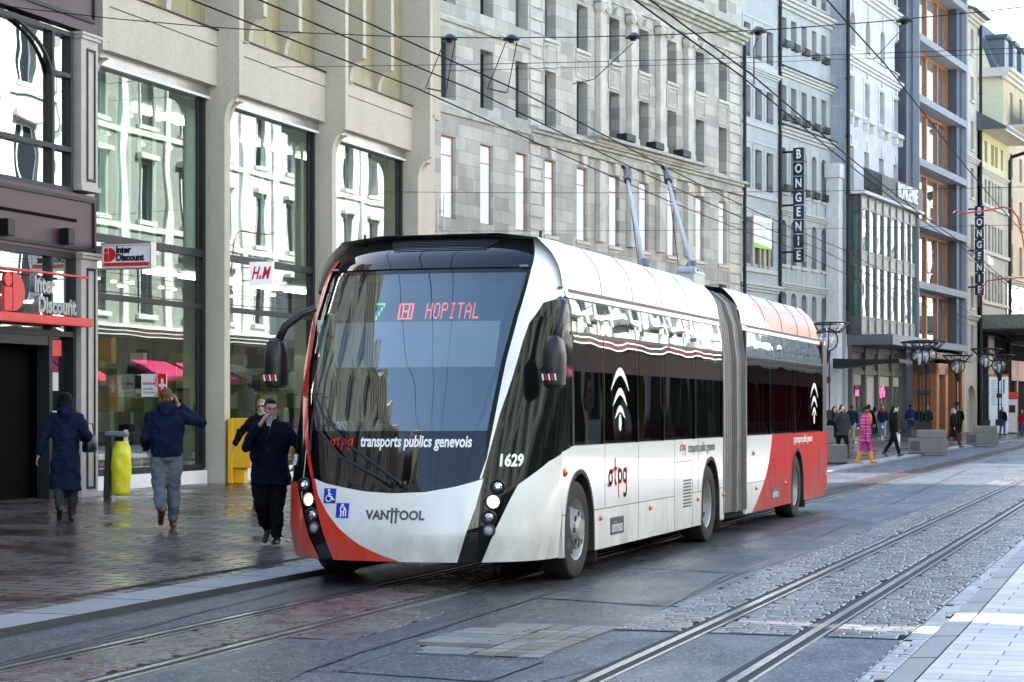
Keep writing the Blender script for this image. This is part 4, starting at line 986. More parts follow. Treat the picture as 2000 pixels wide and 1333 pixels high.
text('VAN',.115,GL,BUS,'lettering',fn=fr(.016,-.125,.665),ext=.001,bold=.004,xs=.95,spacing=1.02); text('OOL',.115,GL,BUS,'lettering',fn=fr(.016,.205,.665),ext=.001,bold=.004,xs=.95,spacing=1.02)
b=MB()
for x0,x1,z0,z1 in ((.005,.026,.595,.735),(.046,.067,.595,.735),(-.02,.092,.695,.71)):
    b.add([NP(a_x(x,z),z,.017) for x,z in ((x0,z0),(x1,z0),(x1,z1),(x0,z1))],[(0,1,2,3)])
b.build('emblem',GL,BUS)
BL=mat('blue_sticker',(.012,.03,.42),.4,var=0)
def pict(x,z,s,strokes,dots):
    P=lambda u,v,o: NP(a_x(x+u*s,z+v*s),z+v*s,o)
    b=MB(); N=4
    for i in range(N):
        for j in range(N): b.add([P(i/N,j/N,.016),P((i+1)/N,j/N,.016),P((i+1)/N,(j+1)/N,.016),P(i/N,(j+1)/N,.016)],[(0,1,2,3)])
    o=b.build('sticker',BL,BUS); w=MB()
    for L in strokes: w.tube([P(u,v,.018) for u,v in L],.006,5)
    for u,v,r in dots: w.tube([P(u+r*math.cos(k*PI/6),v+r*math.sin(k*PI/6),.018) for k in range(13)],.005,5)
    w.build('pictogram',WH,o)
pict(-.705,.765,.135,[[(.42,.75),(.45,.45),(.7,.45),(.78,.22),(.92,.28)],[(.45,.62),(.68,.60)]],[(.42,.86,.07),(.42,.32,.22)])
pict(-.555,.635,.135,[[(.35,.72),(.65,.72),(.62,.42),(.38,.42),(.35,.72)],[(.42,.42),(.40,.1)],[(.58,.42),(.6,.1)],[(.65,.7),(.78,.5),(.78,.1)],[(.33,.1),(.42,.1)]],[(.5,.86,.07)])
text('1629',.15,WH,BUS,'lettering',fn=lambda p: NP(47.6+p.x*57,1.163+p.y,.008+p.z),ext=.001,bold=.006,xs=.85)
text('1629',.135,WH,BUS,'lettering',fn=lambda p: NP(-64+p.x*57,1.15+p.y,.008+p.z),ext=.001,bold=.006,xs=.85)
text('tpg',.10,RL,BUS,'lettering',M=frameM((1.225,1.75,2.93),(0,1,.02),(-.25,0,1)),ext=.002,bold=.002)
text('transports publics genevois',.075,mat('faint_letter',(.45,.45,.45),.5,var=0),BUS,'lettering',M=frameM((1.225,2.55,2.93),(0,1,.02),(-.25,0,1)),ext=.002,xs=.9)
# --- behind the windscreen: sign box with lamp matrix, sun blind, dashboard, cab
inn=lambda o: (lambda a,z: NP(a,z,o))
npanel('sign_box',[(-46,2.5),(35,2.5),(42,2.88),(-48,2.88)],mat('sign_box',(.012,.014,.018),.4,var=0),BUS,fn=inn(-.07))
npanel('sun_blind',[(-41.8,2.485),(33.8,2.485),(33.6,2.05),(-37,2.05)],mat('sun_blind',(.40,.47,.50),.7,var=.04,spec=.1),BUS,fn=inn(-.05))
F57={'H':'1000110001100011111110001100011000110001','O':'0111010001100011000110001100011000101110','P':'1111010001100011111010000100001000010000','I':'0111000100001000010000100001000010001110','T':'1111100100001000010000100001000010000100','A':'0010001010100011000111111100011000110001','L':'1000010000100001000010000100001000011111','7':'1111100001000100001000100001000100001000'}
led=mat('red_lamp_dots',(1,.1,.06),.5,emit=.34,ecol=(1,.15,.10),var=0); ledg=mat('green_lamp_dots',(.2,1,.35),.5,emit=.2,ecol=(.12,1,.12),var=0)
def dots(s,x0,z0,pw,ph,gap,m,pr):
    b=MB(); x=x0
    for ch in s:
        g=F57[ch]
        for r in range(8):
            for c in range(5):
                if g[r*5+c]=='1':
                    X=x+c*pw; Z=z0+(7-r)*ph
                    b.add([NP(a_x(q,t),t,-.062) for q,t in ((X+.001,Z+.001),(X+pw-.001,Z+.001),(X+pw-.001,Z+ph-.001),(X+.001,Z+ph-.001))],[(0,1,2,3)])
        x+=5*pw+gap
    return b.build('lamp_matrix',m,pr)
dots('HOPITAL',.048,2.515,.0122,.0195,.0175,led,BUS)
dots('7',-.495,2.512,.021,.021,0,ledg,BUS)
b=MB()
def dq(x0,x1,z0,z1): b.add([NP(a_x(q,t),t,-.062) for q,t in ((x0,z0),(x1,z0),(x1,z1),(x0,z1))],[(0,1,2,3)])
for x in [(-.235,-.218),(-.10,-.083)]: dq(*x,2.515,2.67)
dq(-.218,-.10,2.515,2.528); dq(-.218,-.10,2.657,2.67); dq(-.198,-.182,2.53,2.655); dq(-.136,-.120,2.53,2.655); dq(-.182,-.136,2.583,2.603)
b.build('lamp_matrix',led,BUS)
text('080',.11,WH,BUS,'lettering',fn=lambda p: NP(a_x(-.64+p.x,1.49+p.y),1.49+p.y,-.03),ext=0,bold=.003,xs=.8)
b=MB(); b.prism([(.55,1.2),(1.25,1.2),(1.25,1.42),(1.0,1.5),(.62,1.40)],-1.1,1.1,'x',0); b.box(.15,.85,.95,1.3,1.42,1.62,0); b.lathe([(.22,0),(.25,.02),(.22,.04)],20,Matrix.Translation((.5,1.35,1.6))@Matrix.Rotation(R(-35),4,'X')); b.build('dashboard',B['satin'],BUS)
b=MB(); b.box(.2,.75,1.75,2.25,.9,1.15); b.box(.22,.73,2.2,2.35,1.1,2.0); b.build('driver_seat',B['grey'],BUS,bevel=.05)
b=MB(); b.box(-1.2,1.25,2.55,2.6,.5,2.5,0); b.box(-.95,-.1,2.5,2.56,.6,2.4,1); b.build('bulkhead',[B['in'],mat('cab_door',(.14,.15,.155),.5)],BUS)
b=MB(); b.box(-1.12,-1.06,.95,1.02,1.4,2.5,0); b.build('cab_post',mat('pale_post',(.45,.5,.48),.6),BUS)
# --- bodies: front car and rear car
def arch(yc,r=.47,zc=.50,n=14):
    return [(yc-r*1.02,.24)]+[(yc-r*math.cos(PI*k/n),zc+r*1.12*math.sin(PI*k/n)) for k in range(n+1)]+[(yc+r*1.02,.24)]
def side_panel(name,y0,y1,arcs,m,x0,x1,parent,extra=None):
    P=[(y0,.24)]
    for c in arcs: P+=arch(c)
    P+=[(y1,.24),(y1,1.285),(y0,1.285)] if not extra else extra
    return MB().prism(P,x0,x1,'x').build(name,m,parent)
WY=[1.66,7.46,13.56]
side_panel('side_panel',1.052,8.25,[1.66,7.46],B['white'],1.29,1.323,BUS,[(8.25,.24),(8.25,1.285),(1.45,1.285),(1.052,1.228)])
side_panel('side_panel',1.052,8.25,[1.66,7.46],B['white'],-1.323,-1.29,BUS,[(8.25,.24),(8.25,1.285),(1.052,1.285)])
cur=[(11.51,1.285),(11.45,1.15),(11.28,.92),(11.08,.74),(10.83,.58),(10.5,.42),(10.07,.24)]
MB().prism([(9.6,.24),(10.07,.24)]+cur[-2::-1]+[(9.6,1.285)],1.29,1.323,'x').build('side_panel',B['white'],BUS)
P=[(10.07,.24)]+arch(13.56)+[(16.0,.24),(16.33,.42),(16.33,1.285)]+cur[:-1]
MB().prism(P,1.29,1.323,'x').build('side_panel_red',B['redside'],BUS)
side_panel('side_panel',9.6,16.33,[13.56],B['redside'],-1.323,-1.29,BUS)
for c in WY:
    for sx in (1,-1):
        b=MB(); Q=arch(c,.50); Qi=arch(c,.46)
        for k in range(len(Q)-1): b.add([(sx*1.332,*Q[k]),(sx*1.332,*Q[k+1]),(sx*1.332,*Qi[k+1]),(sx*1.332,*Qi[k])],[(0,1,2,3)]); b.add([(sx*1.332,*Qi[k]),(sx*1.332,*Qi[k+1]),(sx*1.0,*Qi[k+1]),(sx*1.0,*Qi[k])],[(0,1,2,3)])
        b.build('wheel_arch',B['rubber'],BUS)
def upper(y0,y1,m,name,zlist,parent,yend=None):
    b=MB()
    prof=[(smooth_itp(z,WK)+.012,z) for z in zlist]
    for sx in (1,-1):
        for (xa,za),(xb,zb) in zip(prof,prof[1:]): b.add([(sx*xa,y0,za),(sx*xa,y1,za),(sx*xb,y1,zb),(sx*xb,y0,zb)],[(0,1,2,3)])
    return b,prof
zl=[2.79,2.85,2.92,2.98,3.03,3.08,3.12,3.16,3.2,3.24,3.28]
for name,y0,y1,zz,m in (('cornice_panel',1.35,8.25,[2.705,2.74,2.775],'white'),('cornice_panel',9.6,15.9,[2.705,2.74,2.775],'white'),('roof_fairing',1.3,8.22,zl,'white'),('roof_fairing',9.62,15.7,zl,'white')):
    b,prof=upper(y0,y1,None,name,zz,BUS)
    if name=='roof_fairing':
        xe,ze=prof[-1]; b.add([(-xe,y0,ze),(xe,y0,ze),(xe,y1,ze),(-xe,y1,ze),(-xe*.6,y0,ze+.05),(xe*.6,y0,ze+.05),(xe*.6,y1,ze+.05),(-xe*.6,y1,ze+.05)],[(4,5,6,7),(1,2,6,5),(0,4,7,3)])
        if y1>10: # sloped tail
            R0=[(x,y1,z) for x,z in prof]+[(-x,y1,z) for x,z in prof[::-1]]; R1=[(x*.97,y1+.35,2.79+(z-2.79)*.35) for x,z in prof]+[(-x*.97,y1+.35,2.79+(z-2.79)*.35) for x,z in prof[::-1]]
            b.loft([R0,R1])
    b.build(name,B[m],BUS,smooth='auto')
b=MB()
for sx in (1,-1): b.box(sx*1.235-.005,sx*1.235+.005,1.25,8.2,2.775,2.80); b.box(sx*1.24-.005,sx*1.24+.005,9.65,15.9,2.772,2.80)
b.build('gutter',B['satin'],BUS)
# red part of the rear roof fairing
b=MB(); zz=[2.80,2.86,2.92,2.98,3.03,3.08,3.12,3.15]
for (za,zb) in zip(zz,zz[1:]):
    ya,yb=11.7-(za-2.79)*2.6,11.7-(zb-2.79)*2.6
    xa,xb=smooth_itp(za,WK)+.016,smooth_itp(zb,WK)+.016
    b.add([(xa,ya,za),(xa,15.7,za),(xb,15.7,zb),(xb,yb,zb)],[(0,1,2,3)])
b.build('roof_fairing_red',paint('bus_orange_red',(.62,.05,.015),coat=.1),BUS,smooth=True)
b=MB()
for sx in (1,-1):
    for y in (2.65,3.9,5.2,6.5): 
        P=[(sx*(smooth_itp(z,WK)+.0135),y+(z-2.8)*.25,z) for z in zl]; b.tube(P,.004,4)
    for y in (11.3,12.6,13.9,15.0): b.tube([(sx*(smooth_itp(z,WK)+.018),y+(z-2.8)*.1,z) for z in zl],.004,4)
pieces(b,'shut_line',B['satin'],BUS)
# shut lines on the flanks, proud strips 1 mm
b=MB(); X=1.3245
def vl(y,z0,z1): b.box(X-.002,X,y-.004,y+.004,z0,z1)
def hl(y0,y1,z): b.box(X-.002,X,y0,y1,z-.004,z+.004)
for y,z0,z1 in ((1.062,.24,1.22),(2.57,.64,1.285),(3.92,.24,1.285),(5.56,.24,1.285),(6.47,.24,1.03),(6.78,.65,1.285),(12.55,.64,1.285),(13.0,.25,1.2),(14.4,.64,1.2),(15.5,.3,1.0),(11.45,.24,.64)): vl(y,z0,z1)
for y0,y1,z in ((2.15,5.56,.64),(5.56,6.47,1.03),(6.47,6.99,.645),(7.95,8.25,.645),(9.6,13.1,.645),(14.05,16.3,.645),(1.07,1.2,.64)): hl(y0,y1,z)
pieces(b,'shut_line',B['satin'],BUS)
b=MB()
for k in range(9): b.box(1.3235,1.327,6.0,6.4,.49+k*.038,.508+k*.038)
for k in range(9): b.box(1.3235,1.327,15.6,15.97,.65+k*.036,.668+k*.036)
b.build('louvre',B['satin'],BUS)
# inner frame, floors, underbody, far wall
b=MB()
for y0,y1 in ((1.15,8.22),(9.62,16.2)):
    for sx in (1,-1): b.box(min(sx*1.27,sx*1.29),max(sx*1.27,sx*1.29),y0,y1,1.2,1.32,0); b.box(min(sx*1.24,sx*1.27),max(sx*1.24,sx*1.27),y0+.3,y1,2.6,2.79,0)
    b.box(-1.2,1.2,y0+.2,y1,2.7,2.78,1); b.box(-1.2,1.2,y0-.3,y1,.30,.36,1)
b.box(-1.0,1.0,.5,8.2,.27,.5,0); b.box(-1.0,1.0,9.6,15.9,.27,.5,0); b.box(-1.25,1.25,16.15,16.3,.3,2.75,0); b.box(-.9,.9,8.2,9.7,.22,.32,0)
b.build('chassis',[B['satin'],B['in']],BUS)
# windows, upper and lower rows, both sides
TOP=[1.44,2.45,3.66,5.16,6.47,8.22]; LOW=[1.47,2.54,3.92,5.09,6.65,8.22]; RT=[9.66,11.11,12.47,14.17,15.91]; RLW=[9.66,11.4,13.4,15.91]
xw=lambda z: smooth_itp(z,WK)+.006
for sx in (1,-1):
    for row,z0,z1 in ((TOP,2.375,2.69),(LOW,1.295,2.355),(RT,2.375,2.69),(RLW,1.295,2.355)):
        for ya,yb in zip(row,row[1:]):
            b=MB(); n=3
            for k in range(n):
                za,zb=z0+(z1-z0)*k/n,z0+(z1-z0)*(k+1)/n
                b.add([(sx*xw(za),ya+.012,za),(sx*xw(za),yb-.012,za),(sx*xw(zb),yb-.012,zb),(sx*xw(zb),ya+.012,zb)],[(0,1,2,3)])
            b.build('side_window',B['tint'],BUS,smooth=True)
b=MB()
for sx in (1,-1):
    for y0,y1 in ((1.4,8.22),(9.62,16.0)): b.box(sx*1.305-.008,sx*1.305+.008,y0,y1,2.35,2.38)
    for row,z0,z1 in ((TOP,2.36,2.7),(LOW,1.28,2.37),(RT,2.36,2.7),(RLW,1.28,2.37)):
        for y in row: b.prism([(sx*(xw(z0)-.004),z0),(sx*(xw(z1)-.004),z1),(sx*(xw(z1)-.03),z1),(sx*(xw(z0)-.03),z0)],y-.035,y+.035,'y')
    b.box(sx*1.308-.012,sx*1.308+.012,15.9,16.3,1.285,2.7)
b.build('window_frame',B['satin'],BUS)
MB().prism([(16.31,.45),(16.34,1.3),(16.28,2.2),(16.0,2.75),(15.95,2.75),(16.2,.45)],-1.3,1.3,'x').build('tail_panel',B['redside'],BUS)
# seats and poles inside
b=MB()
for y in (3.4,4.2,5.6,6.4,10.4,11.2,12.2,13.2,14.2,15.1):
    for x in (-1.0,-.55,.55,1.0):
        b.box(x-.2,x+.2,y,y+.42,.78,.88,0); b.box(x-.2,x+.2,y+.40,y+.47,.85,1.45,0)
b.build('passenger_seat',B['seat'],BUS,bevel=.03)
b=MB()
for y in (2.9,4.6,6.2,8.0,10.2,12.4,14.6):
    for x in (-.3,.3): b.tube([(x,y,.4),(x,y,2.7)],.018,8)
b.build('grab_pole',mat('yellow_pole',(.55,.4,.05),.4,var=0),BUS)
# --- bellows
prof=[(.25,1.2),(1.26,1.24)]
def bring(y,s):
    pts=[(1.27*s,.30),(1.28*s,1.3),(1.27*s,2.3),(1.22*s,2.75),(1.12*s,3.05),(.95*s,3.2),(.6,3.24*(.99+.01*s))]
    return [(x,y,z) for x,z in pts]+[(-x,y,z) for x,z in pts[::-1]]
rg=[];k=0;y=8.2
for k in range(45):
    rg.append(bring(8.24+k*.0315,1.0 if k%4 in(1,2) else .955))
MB().loft(rg).build('bellows',B['bellow'],BUS)
b=MB()
for y in (8.23,9.05,9.62): b.loft([bring(y-.03,1.045),bring(y+.03,1.045)])
b.build('bellows_frame',B['bellow'],BUS)
MB().box(1.285,1.33,9.60,9.68,.3,2.7).build('joint_post',B['satin'],BUS)
# --- wheels
tyre=[(.30,-.13),(.40,-.15),(.455,-.13),(.475,-.10),(.478,.10),(.455,.135),(.40,.15),(.30,.13)]
rim=mat('painted_rim',(.36,.365,.37),.45,.4,var=.2); dark=mat('rim_shadow',(.015,.015,.016),.7)
for i,c in enumerate(WY):
    for sx in (1,-1):
        tw=MB().lathe(tyre,40,axis='x',c=(0,0,0)).build('wheel',B['rubber'],BUS,smooth='auto'); tw.location=(sx*1.15,c,.478)
        if sx<0: tw.rotation_euler=(0,0,PI)
        # front wheels carry a proud flange, the driven axles a deep dish
        pr=[(.30,.135),(.285,.12),(.27,.05),(.255,.03),(.20,.10),(.185,.155),(.12,.165),(.10,.19),(0,.195)] if i==0 else [(.30,.12),(.285,.11),(.26,.0),(.20,-.04),(.16,-.03),(.13,.05),(.10,.06),(0,.065)]
        MB().lathe(pr,32,axis='x').build('rim',rim,tw,smooth='auto')
        b=MB()
        for k in range(8):
            a=2*PI*k/8; rr_,h=(.15,.160) if i==0 else (.235,-.02)
            b.tube([(h,rr_*math.cos(a),rr_*math.sin(a)),(h+.006,rr_*math.cos(a),rr_*math.sin(a))],.028,10)
        b.build('hand_hole',dark,tw)
        b=MB()
        for k in range(10):
            a=2*PI*(k+.5)/10; rr_,h=(.165,.155) if i==0 else (.145,.02); b.tube([(h,rr_*math.cos(a),rr_*math.sin(a)),(h+.02,rr_*math.cos(a),rr_*math.sin(a))],.012,6)
        b.build('wheel_nut',rim,tw)
        tw.rotation_euler.x=.3*i
b=MB()
for y in (2.3,8.1,14.28): b.box(1.05,1.31,y,y+.02,.12,.42)
b.build('mud_flap',B['rubber'],BUS)
# --- orange marker lamps
am=mat('amber_lens',(.6,.10,.02),.2,var=0,coat=1)
for y,z,r in ((1.14,1.04,.035),(2.38,.55,.026),(4.4,.56,.026),(6.73,.56,.026),(8.4-.22,.56,.026),(10.12,1.05,.035),(10.31,.56,.026),(12.5,.56,.026),(16.17,.57,.026)):
    MB().lathe([(r*1.2,.0),(r*1.2,.008),(r,.012),(r*.7,.026),(0,.032)],14,axis='x',c=(1.322 if y>1.2 else 1.325,y,z)).build('marker_lamp',am,BUS,smooth=True)
# --- logos on the flank
sidef=lambda y0,z0,o=.0: (lambda p: Vector((1.3255+o,y0+p.x,z0+p.y)))
tpg(BUS,sidef(2.71,.86),.40,RL)
tpg(BUS,sidef(5.83,1.155),.16,RL)
text('transports publics genevois',.165,mat('dark_letter',(.05,.05,.055),.5,var=0),BUS,'lettering',M=frameM((1.326,6.98,1.18),(0,1,0),(0,0,1)),ext=.0005,bold=.001,xs=.80)
text('tpg transports publics genevois',.16,WH,BUS,'lettering',M=frameM((1.326,14.05,1.19),(0,1,0),(0,0,1)),ext=.0005,bold=.002,xs=.82)
UB=mat('slate_blue_plate',(.035,.045,.07),.4,var=0)
for y0,y1,z0,z1 in ((2.77,3.3,.355,.53),(11.48,12.03,.355,.53)):
    o=MB().box(1.322,1.3265,y0,y1,z0,z1).build('plate',UB,BUS)
    text('unireso',.17,WH,o,'lettering',M=frameM((1.327,(y0+y1)/2,(z0+z1)/2-.01),(0,1,0),(0,0,1)),ext=.0003,bold=.001,xs=.82)
# wireless symbols on the glass: three arcs and a drop
for y,z,s in ((3.14,1.80,1.),(15.04,1.78,1.)):
    b=MB()
    for k,(zz,wd,th) in enumerate(((2.07,.36,.075),(1.86,.28,.07),(1.68,.20,.065))):
        n=12
        for i in range(n):
            t0,t1=-1+2*i/n,-1+2*(i+1)/n
            f=lambda t:(y+wd*t, zz-.24*abs(t)**1.9*wd/.36)
            w=lambda t: th*(1-abs(t)**3)+.006
            (ya,za),(yb,zb)=f(t0),f(t1)
            b.add([(1.329,ya,za),(1.329,yb,zb),(1.329,yb,zb-w(t1)),(1.329,ya,za-w(t0))],[(0,1,2,3)])
    b.add([(1.329,y+.055*math.cos(2*PI*k/12),1.50+.09*math.sin(2*PI*k/12)) for k in range(12)],[tuple(range(12))])
    pieces(b,'wireless_symbol',WH,BUS,tol=.001)
# --- mirrors, wipers, roof knobs
def mirror(sx):
    if sx>0: pts=[(1.33,.98,2.66),(1.38,.90,2.62),(1.40,.74,2.42),(1.38,.68,2.27)]; c=(1.37,.66); z0,z1=1.83,2.28
    else: pts=[(-1.22,.92,2.52),(-1.42,.72,2.46),(-1.66,.52,2.34),(-1.71,.48,2.24)]; c=(-1.52,.88); z0,z1=1.84,2.30
    if sx<0: pts=[(-1.15,.98,2.62),(-1.28,.94,2.56),(-1.44,.90,2.44),(-1.51,.88,2.28)]
    b=MB(); b.tube(pts,[.035,.04,.04,.045],10)
    m=b.build('mirror_arm',B['satin'],BUS,smooth=True)
    P=lambda w,d,z: [(c[0]+w*math.copysign(abs(math.cos(t))**.5,math.cos(t)),c[1]+d*math.copysign(abs(math.sin(t))**.5,math.sin(t)),z) for t in [2*PI*k/16 for k in range(16)]]
    h=MB().loft([P(.04,.05,z1+.03),P(.08,.10,z1-.02),P(.098,.12,z1-.14),P(.095,.12,z0+.12),P(.09,.11,z0+.03),P(.06,.08,z0)]).build('mirror_housing',B['satin'],BUS,smooth='auto')
    q=MB(); 
    for k in range(5): q.add([(c[0]-.075+k*.03,c[1]-.124,z0+.07),(c[0]-.075+k*.03+.016,c[1]-.124,z0+.07),(c[0]-.075+k*.03+.006,c[1]-.124,z0+.13),(c[0]-.075+k*.03-.010,c[1]-.124,z0+.13)],[(0,1,2,3)],k%2)
    q.build('warning_stripe',[WH,RL],h)
mirror(1); mirror(-1)
for pts in ([(1.6,.962),(-18,1.30),(-33,1.56),(-40.5,1.74)],[(-.9,.955),(-20,1.18),(-36,1.44),(-41,1.70)]):
    P=[NP(a,z,.045) for a,z in pts]; MB().tube(P,[.018,.013,.011,.009],6).build('wiper_arm',B['satin'],BUS)
b=MB(); b.tube([NP(-40.5,1.20,.03),NP(-41.5,1.5,.04),NP(-40.8,1.76,.04),NP(-37.9,2.19,.035)],.010,6); b.tube([NP(-44.5,1.765,.05),NP(-37.0,1.765,.05)],.008,6); b.build('wiper_blade',B['satin'],BUS)
b=MB()
for a in (1.6,-.9): b.lathe([(.03,-.02),(.03,.05),(.015,.06)],12,on_nose(a,.958,.0))
b.build('wiper_pivot',B['satin'],BUS)
b=MB()
for a,z in ((-52,3.26),(70,3.26)): p=NP(a,z); b.tube([p,p+Vector((0,.02,.10))],.016,8)
b.build('aerial',B['satin'],BUS)
b=MB()
for a,z in ((-55,2.99),(46,2.985)): p=NP(a,z,.01); b.tube([p+Vector((-.04,0,.0)),p+Vector((.04,0,0))],.014,8)
b.build('marker_light',M['steelgrey'],BUS)
# --- trolley poles
for (bx_,by_,bz_),tip in (((.42,7.75,3.33),(-.95,11.9,5.22)),((.92,8.35,3.33),(-.40,12.1,5.22))):
    A=Vector((bx_,by_,bz_)); T=Vector(tip); b=MB()
    b.tube([A,A+(T-A)*.45,A+(T-A)*.9],[.036,.031,.024],10)
    p=b.build('trolley_pole',mat('pole_grey',(.40,.41,.42),.4,.2,var=.08),BUS,smooth=True)
    q=MB(); q.tube([A+(T-A)*.88,T],.038,8); q.tube([A+(T-A)*.86,A+(T-A)*.90],.055,8); q.tube([T-Vector((0,.12,0)),T+Vector((0,.12,.02))],.03,8); q.build('pole_head',B['satin'],p); MB().tube([A+(T-A)*.04,A+(T-A)*.1],.075,10).build('pole_collar',B['satin'],p)
    rp=A+(T-A)*.87; MB().tube([rp,rp+Vector((.05,.6,-1.5)),rp+Vector((.1,1.6,-2.6)) if False else Vector((A.x+.1,A.y+1.0,3.3))],.007,5).build('rope',B['satin'],p)
b=MB()
for x in (.42,.92): b.box(x-.14,x+.14,7.7,8.3,3.22,3.34); b.tube([(x-.12,7.9,3.38),(x+.12,7.9,3.38)],.07,10); b.tube([(x+.1,7.8,3.36),(x+.1,8.35,3.36)],.04,8)
b.build('pole_base',rim,BUS)
# ================================================================ signs, street furniture, wires
hmw=lambda x,y,z: tuple(hm.matrix_basis@Vector((x,y,z)))
FS=frameM((0,0,0),(0,-1,0),(0,0,1))
s=empty('hanging_sign',hmw(.18,-.47,4.12),A90,'white square sign with slanted red letters projecting from a concrete pillar','sign')
b=MB(); b.box(-.03,.03,-.62,-.10,0,.47); b.build('panel',mat('white_sign',(.86,.86,.87),.4,emit=.04,ecol=(1,1,1),var=0),s,bevel=.006)
b=MB()
for z in (.1,.36): b.tube([(0,-.10,z),(0,.1,z)],.014,6)
b.build('bracket',M['alu'],s)
rl=mat('crimson_letter',(.72,.01,.06),.5,var=0)
for sgn in (1,-1):
    Fq=frameM((-.033*sgn,-.36,.235),(0,-sgn,0),(0,0,1))@Matrix.Shear('XY',4,(.22,0)) if False else frameM((-.033*sgn,-.36,.235),(0,-sgn,0),(0,0,1))
    sh=Matrix.Identity(4); sh[0][1]=.24
    text('H',.34,rl,s,'lettering',Fq@sh@Matrix.Translation((-.115,.0,0)),.002,.010,.62); text('M',.34,rl,s,'lettering',Fq@sh@Matrix.Translation((.115,0,0)),.002,.010,.62); text('&',.12,rl,s,'lettering',Fq@sh@Matrix.Translation((.0,-.07,0)),.002,.004,.8)
s=empty('window_sign',hmw(-3.3,-.04,1.88),A90,'white and red sign with a white cross in front of the first shop window','sign')
Fq=frameM((-.012,-.03,0),(0,-1,0),(0,0,1))
b=MB(); b.box(-.01,.01,-.55,-.03,0,.42); b.build('panel',M['white'],s)
b=MB(); b.box(.345,.52,0,.42,.0,.004,0,Fq); rr=random.Random(2)
for k in range(46):
    x=.345-abs(rr.gauss(0,.035))-.012; z=rr.uniform(0,.40); q=rr.uniform(.006,.022); b.box(x,x+q,z,min(.42,z+q),0,.004,0,Fq)
b.build('red_field',M['red'],s)
b=MB(); b.box(.41,.46,.09,.33,.004,.007,0,Fq); b.box(.365,.41,.185,.235,.004,.007,0,Fq); b.box(.46,.505,.185,.235,.004,.007,0,Fq); b.build('cross',M['white'],s)
text('Interdiscount',.075,rl,s,'lettering',Fq@Matrix.Translation((.155,.25,.003)),.001,.002,.62); text('DE LA SUISSE',.05,M['frame'],s,'lettering',Fq@Matrix.Translation((.14,.145,.003)),.001,.0,.7); text('POUR LA SUISSE',.05,M['frame'],s,'lettering',Fq@Matrix.Translation((.17,.075,.003)),.001,.0,.7)
MB().tube([(0,-.03,.4),(0,.06,.4)],.01).build('bracket',M['alu'],s)
# vertical house signs, one letter to a tile
def vsign(loc,rot,n,w,h,label,y0):
    s=empty('vertical_sign',loc,rot,label,'sign'); z=0
    for i,ch in enumerate('BONGENIE'[::-1]):
        t=MB().box(-.15,.15,y0-w,y0,i*h+.02,(i+1)*h-.05).build('letter_tile',mat('navy_tile',(.012,.017,.035),.35,var=0) if i==0 and n==0 else bpy.data.materials['navy_tile'],s)
        text(ch,h*.86,M['white'],t,'lettering',frameM((-.153,y0-w/2,i*h+h*.47),(0,-1,0),(0,0,1)),.003,.02,.74)
    b=MB()
    for z in (h*.75,h*4.0,h*7.7): MB().tube([(0,y0,z),(0,.3,z)],.06,6).build('bracket',M['iron'],s)
    return s
o=d2.matrix_basis@Vector((.35,0,9.42)); vsign(tuple(o),DR,0,.60,.76,'dark vertical letter sign on the arched window house',-.75)
o=gb.matrix_basis@Vector((1.1,0,9.55)); vsign(tuple(o),ER,1,.62,.77,'dark vertical letter sign on the beige house near the yellow house',-.6)
# litter bin with yellow bag
p=GW(228,972)
lb=empty('litter_bin',(p.x,p.y,p.z),TH,'black litter bin holder with a full yellow bag beside the shop pilaster','litter bin')
b=MB(); b.prism([(-.20,0),(-.10,0),(-.07,1.02),(-.16,1.04)],-.13,.11,'y'); b.build('post',M['black'],lb,bevel=.012)
b=MB(); b.prism([(-.17,1.02),(.16,1.0),(.19,1.04),(.17,1.09),(-.15,1.10),(-.18,1.07)],-.15,.15,'y'); b.build('lid',mat('bin_lid',(.10,.12,.16),.35),lb,bevel=.02,seg=2)
ring=lambda z,rx,ry,cx,t: [(cx+rx*math.cos(a)*(1+.05*math.sin(5*a+t)),ry*math.sin(a)*(1+.05*math.sin(4*a+t)),z) for a in [2*PI*k/28 for k in range(28)]]
rg=[ring(.03,.09,.09,.07,0),ring(.05,.13,.12,.07,1)]+[ring(.05+k*.05,.135+.03*math.sin(k/16*2.6)+.006*(k%2),.13+.03*math.sin(k/16*2.6)+.006*(k%2),.07,k*.9) for k in range(1,15)]+[ring(.82,.15,.13,.08,3),ring(.90,.11,.10,.08,5),ring(.93,.12,.11,.08,5)]
MB().loft(rg).build('bag',mat('yellow_bag',(.74,.68,.02),.3,var=.08,vs=9,bmp=.3,bs=14,bd=.03),lb,smooth=True)
MB().box(.12,.19,-.02,.0,.92,1.12).build('ash_plate',M['alu'],lb)
# yellow letter box
p=GW(472,944)
pb=empty('post_box',(p.x,p.y,p.z),R(8),'yellow letter box on a narrow foot in front of the second pillar','post box')
ym=mat('post_yellow',(.80,.42,.005),.35,var=.04)
b=MB(); b.prism([(-.20,.30),(.26,.30),(.26,1.24),(.18,1.28),(-.12,1.28),(-.20,1.24)],-.25,.12,'y'); b.build('box',ym,pb,bevel=.02,seg=2)
b=MB(); b.box(-.20,-.10,-.27,.14,0,1.27); b.box(-.10,.10,-.15,.08,0,.30); b.build('foot',ym,pb,bevel=.012)
MB().box(-.02,.2,-.26,-.245,1.02,1.07).build('slot',M['black'],pb)
